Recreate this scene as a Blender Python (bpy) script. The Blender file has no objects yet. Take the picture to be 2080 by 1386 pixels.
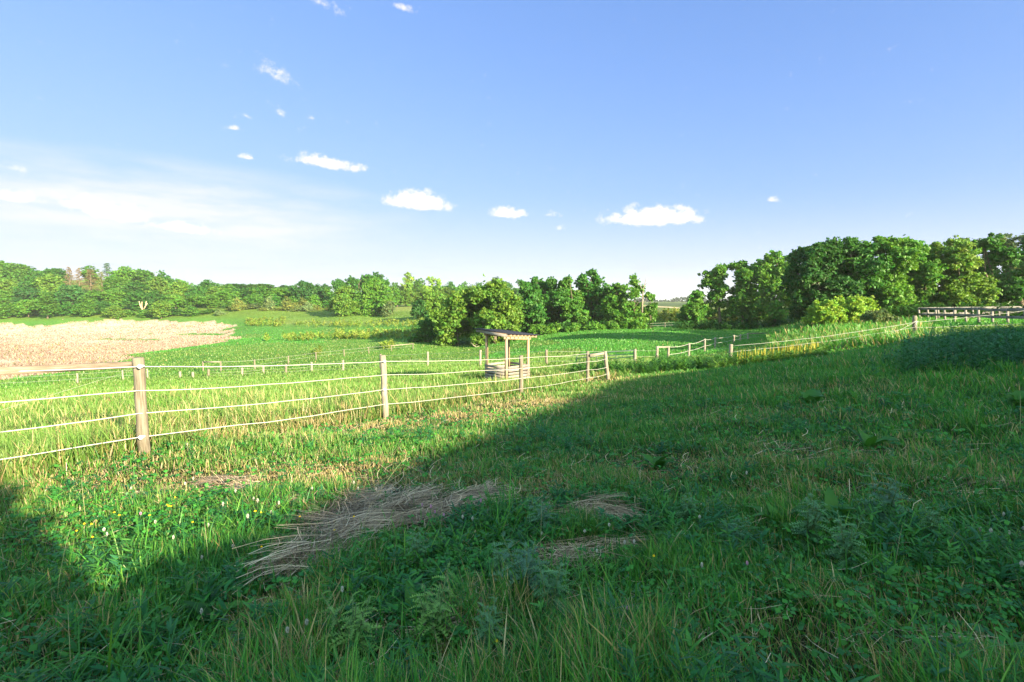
import bpy, math, random
import numpy as np
from mathutils import Vector

rng = np.random.default_rng(7)
random.seed(7)
scene = bpy.context.scene
COL = scene.collection
PI = math.pi

# ------------------------------------------------------------------ camera
F = 1040.0                                   # focal length in pixels of a 2080 px wide picture (18 mm)
PITCH = math.atan(81.0 / F)                  # looking slightly down, horizon above the middle
cam_data = bpy.data.cameras.new('camera')
cam = bpy.data.objects.new('camera', cam_data)
COL.objects.link(cam)
cam.location = (0, 0, 0)
cam.rotation_euler = (PI / 2 - PITCH, 0, 0)
cam_data.sensor_width = 36
cam_data.lens = 36 * F / 2080
cam_data.clip_start = 0.05
cam_data.clip_end = 20000
scene.camera = cam
CP, SP = math.cos(PITCH), math.sin(PITCH)

def ray(px, py):
    a, b = (px - 1040) / F, (693 - py) / F
    return np.array([a, CP + b * SP, b * CP - SP])

def at(px, py, d):
    r = ray(px, py)
    return r / r[1] * d

# ------------------------------------------------------------------ terrain
CTRL = [  # point seen in the valley (column, row) and its distance ahead in metres
    (1040, 1386, 2.08), (0, 1386, 2.1), (2080, 1386, 2.0), (1040, 1000, 4.9), (300, 1100, 3.85), (0, 1100, 3.9),
    (1500, 1000, 4.75), (2080, 1000, 4.45), (1500, 850, 8.3), (2080, 850, 7.1), (1780, 760, 13),
    (270, 927, 6.7), (780, 852, 11), (1058, 802, 16), (1195, 777, 21.3), (560, 880, 9),
    (1500, 747, 22), (1858, 690, 27), (2080, 742, 13.5), (2080, 670, 26), (2000, 656, 42), (1865, 646, 52), (2080, 652, 40),
    (1690, 667, 41), (1745, 662, 43), (1700, 715, 25), (1800, 652, 54), (2000, 645, 54), (1650, 655, 53), (1600, 700, 36),
    (1030, 774, 22.6), (1110, 742, 33), (1290, 736, 34), (1335, 738, 38), (1485, 742, 28),
    (1300, 722, 45), (1400, 698, 61), (1558, 690, 66), (1216, 685, 72), (1400, 660, 104), (1600, 657, 100), (1297, 666, 98),
    (1060, 684, 95), (1180, 672, 97), (930, 710, 84), (868, 744, 42), (976, 748, 34), (697, 755, 44), (772, 748, 43), (500, 764, 43), (390, 768, 43),
    (0, 930, 7.5), (0, 860, 12), (0, 805, 25), (0, 766, 51), (500, 802, 20), (250, 775, 40), (250, 830, 14),
    (250, 732, 72), (470, 692, 108), (0, 655, 215), (0, 700, 100), (450, 656, 200), (640, 702, 93), (840, 708, 83), (640, 662, 168),
    (760, 643, 190), (600, 630, 225), (500, 618, 240), (820, 632, 215), (825, 616, 330), (880, 650, 140), (690, 640, 190), (250, 650, 215),
    (1360, 634, 190), (1360, 620, 420), (1360, 614, 900), (1500, 640, 170),
]
pts = [at(*c) for c in CTRL]
pts += [np.array(p, float) for p in [
    (-242, 300, 9), (-180, 300, 3), (-120, 300, -1), (-60, 330, -1), (-250, 240, -1), (-190, 250, -2.5), (-330, 330, 10), (0, 380, -1.5), (100, 400, -2.5),
    (0, 2500, 1), (-1500, 2000, 6), (1500, 2000, 4), (0, 5000, 2), (-3500, 2500, 8), (3500, 2500, 8), (2000, -2000, 5), (-2000, -2000, -5),
    (0, -2.5, -1.55), (0, 0.3, -1.52), (8, -4, -1.5), (-5, -3, -1.7), (20, -12, -1.5), (-15, -10, -3), (15, 4, -1.55), (30, 10, -1.5),
    (45, 25, -1.6), (-20, 5, -4.6), (-45, 10, -8), (-120, 40, -8.4), (70, 60, -2), (120, 120, -3), (60, -40, -1), (-60, -60, -4)]]
pts = np.array(pts)

def warp(x, y):
    r = np.hypot(x, y) + 1e-6
    g = np.log1p(r / 4.0) / r
    return x * g, y * g

_qx, _qy = warp(pts[:, 0], pts[:, 1])

def _tps(d2):
    return 0.5 * d2 * np.log(d2 + 1e-9)
_n = len(pts)
_K = _tps((_qx[:, None] - _qx) ** 2 + (_qy[:, None] - _qy) ** 2) + np.eye(_n) * 2e-3
_P = np.c_[np.ones(_n), _qx, _qy]
_W = np.linalg.solve(np.block([[_K, _P], [_P.T, np.zeros((3, 3))]]), np.r_[pts[:, 2], 0, 0, 0])

def _hash(ix, iy, s):
    h = np.sin(ix * 127.1 + iy * 311.7 + s * 74.7) * 43758.5453
    return h - np.floor(h)

def vnoise(x, y, scale, seed=0):
    x = np.asarray(x, float) / scale; y = np.asarray(y, float) / scale
    ix, iy = np.floor(x), np.floor(y)
    fx, fy = x - ix, y - iy
    fx = fx * fx * (3 - 2 * fx); fy = fy * fy * (3 - 2 * fy)
    a = _hash(ix, iy, seed) * (1 - fx) + _hash(ix + 1, iy, seed) * fx
    b = _hash(ix, iy + 1, seed) * (1 - fx) + _hash(ix + 1, iy + 1, seed) * fx
    return a * (1 - fy) + b * fy

def fbm(x, y, scale, seed=0, o=3):
    s = 0; t = 0
    for k in range(o):
        s = s + vnoise(x, y, scale / 2 ** k, seed + k * 5) / 2 ** k; t += 1 / 2 ** k
    return s / t

def H(x, y):
    x = np.atleast_1d(np.asarray(x, float)); y = np.atleast_1d(np.asarray(y, float))
    out = np.empty(len(x))
    for i in range(0, len(x), 40000):
        a, b = warp(x[i:i + 40000], y[i:i + 40000])
        d2 = (a[:, None] - _qx) ** 2 + (b[:, None] - _qy) ** 2
        out[i:i + 40000] = _tps(d2) @ _W[:_n] + _W[_n] + _W[_n + 1] * a + _W[_n + 2] * b
    r = np.hypot(x, y)
    near = np.clip(1 - r / 45, 0, 1)
    out += near * ((vnoise(x, y, 1.1, 3) - .5) * .11 + (vnoise(x, y, .45, 8) - .5) * .05 + (vnoise(x, y, 3.7, 4) - .5) * .14)
    out += np.clip((r - 30) / 60, 0, 1) * (vnoise(x, y, 14, 9) - .5) * .45
    return out

def hz(x, y):
    return float(H([x], [y])[0])

_ds = np.geomspace(1.3, 1200, 900)

def gp(px, py):
    """the ground point seen at a pixel"""
    r = ray(px, py); r = r / r[1]
    z = H(r[0] * _ds, _ds)
    below = np.nonzero(r[2] * _ds < z)[0]
    d = _ds[below[0]] if len(below) else 1200
    return np.array([r[0] * d, d, hz(r[0] * d, d)])

def on(px, d):
    """a ground point in a picture column at a distance"""
    x = (px - 1040) / F * d / CP
    return np.array([x, d, hz(x, d)])

# ------------------------------------------------------------------ materials
def new_mat(name):
    m = bpy.data.materials.new(name); m.use_nodes = True
    nt = m.node_tree
    for n in list(nt.nodes): nt.nodes.remove(n)
    out = nt.nodes.new('ShaderNodeOutputMaterial')
    return m, nt, out

def N(nt, typ, **kw):
    n = nt.nodes.new(typ)
    for k, v in kw.items():
        if k in n.inputs: n.inputs[k].default_value = v
        else: setattr(n, k, v)
    return n

def L(nt, a, b): nt.links.new(a, b)

def leaf_mat(name, trans=.4, rough=.5, spec=.3, use_obj=False, tint=(1.15, 1.1, .5)):
    m, nt, out = new_mat(name)
    at_ = N(nt, 'ShaderNodeAttribute', attribute_name='col')
    colsock = at_.outputs['Color']
    if use_obj:
        oi = N(nt, 'ShaderNodeObjectInfo')
        mx = N(nt, 'ShaderNodeMix', data_type='RGBA', blend_type='MULTIPLY')
        mx.inputs[0].default_value = 1
        L(nt, colsock, mx.inputs[6]); L(nt, oi.outputs['Color'], mx.inputs[7])
        colsock = mx.outputs[2]
    b = N(nt, 'ShaderNodeBsdfPrincipled')
    b.inputs['Roughness'].default_value = rough
    b.inputs['Specular IOR Level'].default_value = spec
    L(nt, colsock, b.inputs['Base Color'])
    t = N(nt, 'ShaderNodeBsdfTranslucent')
    tm = N(nt, 'ShaderNodeMix', data_type='RGBA', blend_type='MULTIPLY')
    tm.inputs[0].default_value = 1; tm.inputs[7].default_value = (*tint, 1)
    L(nt, colsock, tm.inputs[6]); L(nt, tm.outputs[2], t.inputs['Color'])
    mix = N(nt, 'ShaderNodeMixShader'); mix.inputs[0].default_value = trans
    L(nt, b.outputs[0], mix.inputs[1]); L(nt, t.outputs[0], mix.inputs[2])
    L(nt, mix.outputs[0], out.inputs[0])
    return m

def wood_mat(name, c0, c1, scale=(18, 18, 1.2), rough=.8, bump=.25, mid=.5, blotch=.5):
    m, nt, out = new_mat(name)
    tc = N(nt, 'ShaderNodeTexCoord')
    mp = N(nt, 'ShaderNodeMapping'); mp.inputs['Scale'].default_value = scale
    L(nt, tc.outputs['Object'], mp.inputs[0])
    n = N(nt, 'ShaderNodeTexNoise'); n.inputs['Scale'].default_value = 3; n.inputs['Detail'].default_value = 6
    L(nt, mp.outputs[0], n.inputs[0])
    n2 = N(nt, 'ShaderNodeTexNoise'); n2.inputs['Scale'].default_value = 4; n2.inputs['Detail'].default_value = 3
    L(nt, tc.outputs['Object'], n2.inputs[0])
    rp = N(nt, 'ShaderNodeValToRGB')
    rp.color_ramp.elements[0].position = mid - .2; rp.color_ramp.elements[0].color = (*c0, 1)
    rp.color_ramp.elements[1].position = mid + .15; rp.color_ramp.elements[1].color = (*c1, 1)
    L(nt, n.outputs[0], rp.inputs[0])
    mx = N(nt, 'ShaderNodeMix', data_type='RGBA', blend_type='MULTIPLY'); mx.inputs[0].default_value = blotch
    rp2 = N(nt, 'ShaderNodeValToRGB')
    rp2.color_ramp.elements[0].position = .35; rp2.color_ramp.elements[0].color = (.55, .52, .45, 1)
    rp2.color_ramp.elements[1].position = .6; rp2.color_ramp.elements[1].color = (1, 1, 1, 1)
    L(nt, n2.outputs[0], rp2.inputs[0])
    L(nt, rp.outputs[0], mx.inputs[6]); L(nt, rp2.outputs[0], mx.inputs[7])
    b = N(nt, 'ShaderNodeBsdfPrincipled'); b.inputs['Roughness'].default_value = rough
    b.inputs['Specular IOR Level'].default_value = .2
    L(nt, mx.outputs[2], b.inputs['Base Color'])
    bp = N(nt, 'ShaderNodeBump'); bp.inputs['Strength'].default_value = bump; bp.inputs['Distance'].default_value = .02
    L(nt, n.outputs[0], bp.inputs['Height']); L(nt, bp.outputs[0], b.inputs['Normal'])
    L(nt, b.outputs[0], out.inputs[0])
    return m

def plain_mat(name, c, rough=.6, spec=.4, var=.15, scale=8):
    m, nt, out = new_mat(name)
    tc = N(nt, 'ShaderNodeTexCoord')
    n = N(nt, 'ShaderNodeTexNoise'); n.inputs['Scale'].default_value = scale; n.inputs['Detail'].default_value = 5
    L(nt, tc.outputs['Object'], n.inputs[0])
    rp = N(nt, 'ShaderNodeValToRGB')
    rp.color_ramp.elements[0].position = .3; rp.color_ramp.elements[0].color = (*[v * (1 - var) for v in c], 1)
    rp.color_ramp.elements[1].position = .7; rp.color_ramp.elements[1].color = (*[min(1, v * (1 + var)) for v in c], 1)
    L(nt, n.outputs[0], rp.inputs[0])
    b = N(nt, 'ShaderNodeBsdfPrincipled'); b.inputs['Roughness'].default_value = rough; b.inputs['Specular IOR Level'].default_value = spec
    L(nt, rp.outputs[0], b.inputs['Base Color']); L(nt, b.outputs[0], out.inputs[0])
    return m

M_GRASS = leaf_mat('grass_blade', .42, .45, .35)
M_DRY = leaf_mat('dry_stalk', .25, .7, .15, tint=(1, .9, .65))
M_LEAF = leaf_mat('tree_leaf', .44, .5, .3, use_obj=True)
M_NEEDLE = leaf_mat('needle', .15, .7, .1, use_obj=True, tint=(1, 1, .6))
M_WEED = leaf_mat('weed_leaf', .35, .5, .3)
M_BARK = wood_mat('bark', (.06, .05, .04), (.19, .155, .12), (6, 6, 1.2), .9, .6)
M_DEAD = wood_mat('bare_dead_wood', (.34, .25, .16), (.5, .39, .28), (5, 5, 1), .8, .3)
M_POST = wood_mat('weathered_post', (.095, .083, .064), (.215, .19, .155))
M_POSTP = wood_mat('pale_weathered_post', (.15, .132, .108), (.30, .27, .23))
M_RAIL = wood_mat('weathered_rail', (.20, .155, .115), (.36, .30, .25), (2, 22, 22))
M_PINE = wood_mat('pine_timber', (.27, .19, .12), (.40, .30, .215), (16, 16, 1), .7, .1, blotch=.2)
M_SLAT = wood_mat('grey_slat', (.17, .155, .15), (.29, .265, .255), (2, 2, 22), .8, .2)
M_BOARD = wood_mat('grey_board', (.105, .10, .105), (.21, .20, .205), (2, 2, 22), .85, .2)
M_ROOF = plain_mat('asphalt_shingle', (.016, .019, .032), .85, .3, .4, 40)
M_ROPE = plain_mat('white_rope', (.43, .425, .41), .6, .3, .06, 60)
M_WIRE = plain_mat('pale_wire', (.27, .29, .25), .5, .4, .06, 60)
M_INS = plain_mat('white_plastic', (.85, .85, .84), .35, .5, .03)
M_GATE = plain_mat('green_painted_steel', (.003, .035, .022), .4, .5, .2)

# ------------------------------------------------------------------ mesh helpers
def mesh_np(name, V, faces, col=None, mat=None, smooth=False):
    V = np.asarray(V, np.float32)
    me = bpy.data.meshes.new(name)
    me.vertices.add(len(V)); me.vertices.foreach_set('co', V.ravel())
    idx, start, p = [], [], 0
    for f in faces:
        f = np.asarray(f, np.int32)
        if not len(f): continue
        idx.append(f.ravel()); start.append(np.arange(len(f), dtype=np.int32) * f.shape[1] + p); p += f.size
    idx = np.concatenate(idx); start = np.concatenate(start)
    me.loops.add(len(idx)); me.loops.foreach_set('vertex_index', idx)
    me.polygons.add(len(start)); me.polygons.foreach_set('loop_start', start)
    if smooth: me.polygons.foreach_set('use_smooth', np.ones(len(start), bool))
    if col is not None:
        a = me.attributes.new('col', 'FLOAT_COLOR', 'POINT')
        c = np.ones((len(V), 4), np.float32); c[:, :3] = col
        a.data.foreach_set('color', c.ravel())
    me.update(calc_edges=True)
    if mat: me.materials.append(mat)
    return me

def link(name, me, parent=None, loc=None, rot=None, scale=None):
    o = bpy.data.objects.new(name, me); COL.objects.link(o)
    if parent is not None: o.parent = parent
    if loc is not None: o.location = [float(v) for v in loc]
    if rot is not None: o.rotation_euler = rot
    if scale is not None: o.scale = scale
    return o

def tag(o, label=None, cat=None, group=None, kind=None):
    if label: o['label'] = label
    if cat: o['category'] = cat
    if group: o['group'] = group
    if kind: o['kind'] = kind
    return o

def thing(name, loc, label, cat, group=None, rz=0):
    return tag(link(name, None, None, loc, (0, 0, rz)), label, cat, group)

class MB:
    """collects boxes and tubes, in the space of one base point, as one mesh"""
    def __init__(s): s.v, s.q, s.t, s.n = [], [], [], 0
    def add(s, v, q=(), t=()):
        v = np.asarray(v, float)
        s.v.append(v)
        if len(q): s.q.append(np.asarray(q) + s.n)
        if len(t): s.t.append(np.asarray(t) + s.n)
        s.n += len(v)
    def bar(s, a, b, w, h, up=(0, 0, 1), bev=.12):
        """a board from a to b, w across, h along up, edges chamfered"""
        a, b, up = np.array(a, float), np.array(b, float), np.array(up, float)
        d = (b - a) / np.linalg.norm(b - a)
        x = np.cross(d, up); x /= np.linalg.norm(x)
        u = np.cross(x, d)
        c = min(w, h) * bev
        prof = [(-w / 2 + c, -h / 2), (w / 2 - c, -h / 2), (w / 2, -h / 2 + c), (w / 2, h / 2 - c), (w / 2 - c, h / 2), (-w / 2 + c, h / 2), (-w / 2, h / 2 - c), (-w / 2, -h / 2 + c)]
        v = [a + x * p + u * q for p, q in prof] + [b + x * p + u * q for p, q in prof]
        k = 8
        q = [(i, (i + 1) % k, (i + 1) % k + k, i + k) for i in range(k)]
        v += [a, b]
        t = [((i + 1) % k, i, 16) for i in range(k)] + [(i + k, (i + 1) % k + k, 17) for i in range(k)]
        s.add(v, q, t)
    def tube(s, P, R, k=8, cap=True, wob=0, seed=0):
        P = np.array(P, float); R = np.broadcast_to(np.array(R, float), (len(P),))
        T = np.gradient(P, axis=0); T /= np.linalg.norm(T, axis=1)[:, None] + 1e-9
        ref = np.array([0, 0, 1.]) if abs(T[0, 2]) < .9 else np.array([1., 0, 0])
        r = np.random.default_rng(seed)
        v = []
        ang = np.arange(k) / k * 2 * PI
        for i in range(len(P)):
            x = np.cross(T[i], ref); x /= np.linalg.norm(x) + 1e-9
            y = np.cross(T[i], x)
            rr = R[i] * (1 + wob * (r.random(k) - .5))
            v += list(P[i] + (np.cos(ang) * rr)[:, None] * x + (np.sin(ang) * rr)[:, None] * y)
        m = len(P)
        q = [(i * k + j, i * k + (j + 1) % k, (i + 1) * k + (j + 1) % k, (i + 1) * k + j) for i in range(m - 1) for j in range(k)]
        t = []
        if cap:
            v += [P[0], P[-1]]
            t = [((j + 1) % k, j, m * k) for j in range(k)] + [((m - 1) * k + j, (m - 1) * k + (j + 1) % k, m * k + 1) for j in range(k)]
        s.add(v, q, t)
    def mesh(s, name, mat, smooth=False):
        return mesh_np(name, np.concatenate(s.v), [np.concatenate(s.q) if s.q else [], np.concatenate(s.t) if s.t else []], None, mat, smooth)

# ------------------------------------------------------------------ foliage generators
def blades(P, head, h, w, lean, bend, c0, c1, twist=None):
    """ribbon blades: base points, heading, height, width, lean, bend, base colour, tip colour"""
    n = len(P)
    ts = np.array([0, .38, .72, 1.0]); ws = np.array([.8, 1.0, .72, .0])
    d = np.c_[np.cos(head), np.sin(head), np.zeros(n)]
    tw = head + PI / 2 + (rng.normal(0, .6, n) if twist is None else twist)
    sd = np.c_[np.cos(tw), np.sin(tw), np.zeros(n)]
    V = np.empty((n, 7, 3)); C = np.empty((n, 7, 3))
    for k, (t, ww) in enumerate(zip(ts, ws)):
        z = h * (t - .45 * np.clip(np.abs(bend), 0, 1.2) * t * t)
        p = P + d * (h * (lean * t + bend * t * t))[:, None]
        p[:, 2] += z
        c = c0 + (c1 - c0) * t
        if k < 3:
            V[:, 2 * k] = p - sd * (w * ww / 2)[:, None]; V[:, 2 * k + 1] = p + sd * (w * ww / 2)[:, None]
            C[:, 2 * k] = c; C[:, 2 * k + 1] = c
        else:
            V[:, 6] = p; C[:, 6] = c
    o = (np.arange(n) * 7)[:, None]
    q = np.concatenate([o + np.array([[0, 1, 3, 2]]), o + np.array([[2, 3, 5, 4]])])
    t = o + np.array([[4, 5, 6]])
    return V.reshape(-1, 3), q, t, C.reshape(-1, 3)

def join(parts):
    V, Q, T, C, n = [], [], [], [], 0
    for v, q, t, c in parts:
        V.append(v); C.append(c)
        if len(q): Q.append(np.asarray(q) + n)
        if len(t): T.append(np.asarray(t) + n)
        n += len(v)
    return np.concatenate(V), [np.concatenate(Q) if Q else [], np.concatenate(T) if T else []], np.concatenate(C)

def quads(P, nrm, size, asp, col, fold=.25):
    """leaf faces: two triangles folded along the midrib"""
    n = len(P)
    nrm = nrm / (np.linalg.norm(nrm, axis=1)[:, None] + 1e-9)
    r = rng.normal(size=(n, 3))
    a = np.cross(nrm, r); a /= np.linalg.norm(a, axis=1)[:, None] + 1e-9
    b = np.cross(nrm, a)
    s = size[:, None]
    V = np.empty((n, 4, 3))
    V[:, 0] = P - a * s
    V[:, 1] = P + b * s * asp - nrm * s * fold
    V[:, 2] = P + a * s
    V[:, 3] = P - b * s * asp - nrm * s * fold
    o = (np.arange(n) * 4)[:, None]
    t = np.concatenate([o + np.array([[0, 1, 2]]), o + np.array([[0, 2, 3]])])
    return V.reshape(-1, 3), [], t, np.repeat(col, 4, axis=0)

def crown_arrays(lobes, n_leaf, leaf, sub=36, colvar=.35, fill=.12, droop=0., asp=.62):
    """leaf clumps over a set of lobes (x, y, z, r) in metres"""
    lobes = np.asarray(lobes, float)
    wgt = lobes[:, 3] ** 2; wgt /= wgt.sum()
    Ps, Ns, Cs = [], [], []
    for (x, y, z, r), w in zip(lobes, wgt):
        c = np.array([x, y, z])
        ns = max(6, int(sub * (0.6 + .8 * rng.random())))
        dirs = rng.normal(size=(ns, 3)); dirs /= np.linalg.norm(dirs, axis=1)[:, None]
        rad = r * (.55 + .5 * rng.random(ns))
        cen = c + dirs * rad[:, None]
        sr = r * (.13 + .21 * rng.random(ns))
        sp = rng.random(ns) < .3; rad = np.where(sp, r * rng.uniform(.98, 1.22, ns), rad); cen = c + dirs * rad[:, None]; sr = np.where(sp, r * rng.uniform(.08, .15, ns), sr)
        m = int(n_leaf * w)
        pick = rng.choice(ns, m, p=sr ** 2 / (sr ** 2).sum())
        dd = rng.normal(size=(m, 3)); dd /= np.linalg.norm(dd, axis=1)[:, None]
        dd[:, 2] = np.where(dd[:, 2] < -.3, dd[:, 2] * .5, dd[:, 2])
        rr = sr[pick] * (.5 + .5 * rng.random(m) ** .7)
        p = cen[pick] + dd * rr[:, None] * np.array([1.15, 1.15, .65]) + dirs[pick] * (sr[pick] * .35 * rng.normal(size=m))[:, None]
        out = (p - c) / r
        nr = dd * .5 + out * .3 + np.array([0, 0, .4]) + rng.normal(size=(m, 3)) * .6
        tone = (1 + colvar * (rng.random(ns) - .5))[pick] * (1 + .5 * (rng.random(m) - .5))
        hue = (rng.random(ns) - .5)[pick] * .45 + (rng.random(m) - .5) * .3
        Ps.append(p); Ns.append(nr)
        Cs.append(np.c_[tone * (1 + hue), tone, tone * (1 - .4 * hue)])
        k = int(m * fill)
        p2 = rng.normal(size=(k, 3)); p2 = c + p2 / np.linalg.norm(p2, axis=1)[:, None] * r * .9 * rng.random((k, 1)) ** .5
        Ps.append(p2); Ns.append(rng.normal(size=(k, 3))); Cs.append(np.full((k, 3), .9))
    P, Nn, C = np.concatenate(Ps), np.concatenate(Ns), np.concatenate(Cs)
    return quads(P, Nn, leaf * (.6 + .8 * rng.random(len(P))), asp, C)

def crown_mesh(name, lobes, n_leaf, leaf, mat=None, **kw):
    v, q, t, c = crown_arrays(lobes, n_leaf, leaf, **kw)
    return mesh_np(name, v, [q, t], c, mat or M_LEAF)

def trunk_mesh(name, lobes, base_r, lean=0, forks=6, low=.0, k=7):
    lobes = np.asarray(lobes, float)
    mb = MB()
    top = lobes[np.argmax(lobes[:, 2])]
    cz = np.average(lobes[:, 2], weights=lobes[:, 3])
    cx, cy = np.average(lobes[:, 0], weights=lobes[:, 3]), np.average(lobes[:, 1], weights=lobes[:, 3])
    m = 6
    P = [np.array([cx * s * .7 + .12 * base_r * math.sin(7 * s), cy * s * .7, -.4 + (cz + .4) * s]) for s in np.linspace(0, 1, m)]
    P.append(np.array([top[0], top[1], top[2]]))
    R = [base_r * 1.35] + [base_r * (1 - .55 * s) for s in np.linspace(.1, 1, m - 1)] + [base_r * .12]
    mb.tube(P, R, k, wob=.15)
    for i in rng.permutation(len(lobes))[:forks]:
        l = lobes[i]
        s = rng.uniform(.3, .8)
        a = np.array([cx * s * .7, cy * s * .7, -.4 + (cz + .4) * s])
        if l[2] < a[2]: a[2] = max(.3, l[2] * .6)
        e = l[:3] + np.array([0, 0, l[3] * .5])
        mid = (a + e) / 2 + np.array([0, 0, -.08 * np.linalg.norm(e - a)]) + rng.normal(size=3) * .05 * np.linalg.norm(e - a)
        mb.tube([a, mid, e], [base_r * .45, base_r * .28, base_r * .08], 5)
    return mb.mesh(name, M_BARK, True)

def scatter_lobes(kind, h, w, n):
    """lobes of a generic crown of height h and width w, base on the ground"""
    out = []
    for i in range(n):
        if kind == 'round':
            t = rng.random(); z = h * (.22 + .66 * t)
            spread = w * .5 * math.sqrt(max(.05, 1 - ((t - .42) / .68) ** 2)) * .72
        elif kind == 'tall':
            t = rng.random(); z = h * (.18 + .72 * t)
            spread = w * .5 * (.9 - .45 * abs(t - .4)) * .8
        else:                                   # bush
            t = rng.random(); z = h * (.12 + .68 * t)
            spread = w * .5 * (1 - .55 * t) * .85
        a = rng.random() * 2 * PI; rr = spread * math.sqrt(rng.random())
        r = w * rng.uniform(.15, .24) * (1.15 - .35 * t)
        out.append((rr * math.cos(a), rr * math.sin(a), min(z, h - r * .9), r))
    out.append((0, 0, h - w * .16, w * .16)); out.append((0, 0, h * .5, w * .3))
    return out

GREENS = {  # leaf albedo
    'deep green': (.048, .165, .024), 'dark green': (.034, .120, .024), 'mid green': (.080, .215, .026),
    'bright green': (.100, .245, .030), 'yellow-green': (.118, .235, .032), 'light green': (.215, .370, .046),
    'blue-green': (.050, .165, .040), 'grey-green': (.115, .180, .070), 'olive': (.140, .180, .045), 'brownish': (.175, .135, .075)}

def px_tree(name, lobes_px, d, base_px, label, cat, color, n_leaf, leaf, trunk_r=.2, group=None, jitter=.8, sub=42, forks=6, fill=.22, colvar=.35, extra=None):
    """a tree whose crown lobes were read off the photograph, at its own distance and full depth"""
    b = on(base_px, d)
    root = thing(name, b, label, cat, group)
    lo = []
    for (x, y, r) in lobes_px:
        p = at(x, y, d) - b
        R = r / F * d
        p[1] += rng.normal() * R * jitter
        lo.append((*p, R * .98))
        for _ in range(3):
            a, e = rng.random() * 2 * PI, rng.uniform(-.3, .95)
            lo.append((p[0] + R * .78 * math.cos(a), p[1] + R * .78 * math.sin(a), p[2] + R * .72 * e, R * rng.uniform(.26, .44)))
    A = np.array(lo)                                            # foliage bridging neighbouring boughs
    for i in range(len(A)):
        dd = np.linalg.norm(A[:, :3] - A[i, :3], axis=1); j = np.argsort(dd)[1:4]
        for q in j:
            if rng.random() < .45 * min(1, A[i, 3] / (.3 * A[:, 3].max())): lo.append((*((A[i, :3] + A[q, :3]) / 2), .42 * (A[i, 3] + A[q, 3])))
    xs = [l[0] for l in lo]; wid = max(xs) - min(xs)
    for i in rng.permutation(len(lo))[:max(2, len(lo) // 2)]:       # the far side of the crown
        l = lo[i]; lo.append((l[0] + rng.normal() * .3 * l[3], l[1] + wid * rng.uniform(.3, .6) + l[3] * .5, l[2] - .2 * l[3], l[3] * .9))
    cr = link('crown', crown_mesh('crown', lo, int(n_leaf * 2.5), leaf * .86, sub=sub, fill=fill, colvar=colvar), root)
    cr.color = (*GREENS[color], 1)
    if trunk_r:
        link('trunk', trunk_mesh('trunk', lo, trunk_r, forks=forks), root)
    if extra: extra(root, b)
    return root

# ------------------------------------------------------------------ sun, sky and clouds
SUN_EL, SUN_AZ = math.radians(18), math.radians(135)       # behind the viewer's right shoulder
SUN = np.array([math.sin(SUN_AZ) * math.cos(SUN_EL), math.cos(SUN_AZ) * math.cos(SUN_EL), math.sin(SUN_EL)])
sd = bpy.data.lights.new('sun', 'SUN'); sd.energy = 4.6; sd.angle = math.radians(.5); sd.color = (1, .83, .54)
so = bpy.data.objects.new('sun', sd); COL.objects.link(so)
so.rotation_euler = Vector(SUN).to_track_quat('Z', 'Y').to_euler(); so.location = (40, -40, 40)

world = bpy.data.worlds.new('World'); scene.world = world; world.use_nodes = True
wt = world.node_tree
for n in list(wt.nodes): wt.nodes.remove(n)
wout = N(wt, 'ShaderNodeOutputWorld'); bg = N(wt, 'ShaderNodeBackground')
EXPO = 2.36
SKY = .063
bg.inputs['Strength'].default_value = SKY
L(wt, bg.outputs[0], wout.inputs[0])
sky = N(wt, 'ShaderNodeTexSky'); sky.sky_type = 'NISHITA'; sky.sun_disc = False
sky.sun_elevation = SUN_EL; sky.sun_rotation = SUN_AZ
sky.altitude = 0; sky.air_density = 1.0; sky.dust_density = .15; sky.ozone_density = 3.0
wtc = N(wt, 'ShaderNodeTexCoord')
sep = N(wt, 'ShaderNodeSeparateXYZ'); L(wt, wtc.outputs['Generated'], sep.inputs[0])

def M(op, a, b=None, c=None, clamp=False):
    n = N(wt, 'ShaderNodeMath', operation=op); n.use_clamp = clamp
    for i, v in enumerate((a, b, c)):
        if v is None: continue
        if isinstance(v, (int, float)): n.inputs[i].default_value = float(v)
        else: L(wt, v, n.inputs[i])
    return n.outputs[0]

AZ = M('ARCTAN2', sep.outputs[0], sep.outputs[1])
EL = M('ARCSINE', sep.outputs[2])

def wnoise(scale, detail, stretch=(1, 1, 1), rough=.55):
    mp = N(wt, 'ShaderNodeMapping'); mp.inputs['Scale'].default_value = stretch
    L(wt, wtc.outputs['Generated'], mp.inputs[0])
    n = N(wt, 'ShaderNodeTexNoise'); n.inputs['Scale'].default_value = scale; n.inputs['Detail'].default_value = detail; n.inputs['Roughness'].default_value = rough
    L(wt, mp.outputs[0], n.inputs[0])
    return n.outputs[0]

nz = wnoise(48, 8, (1, 1, 1.2), .62); nz_big = wnoise(14, 4, (1, 1, 1.5))
warp_az = M('MULTIPLY_ADD', nz_big, .02, -.01)
AZW = M('ADD', AZ, warp_az)

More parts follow.
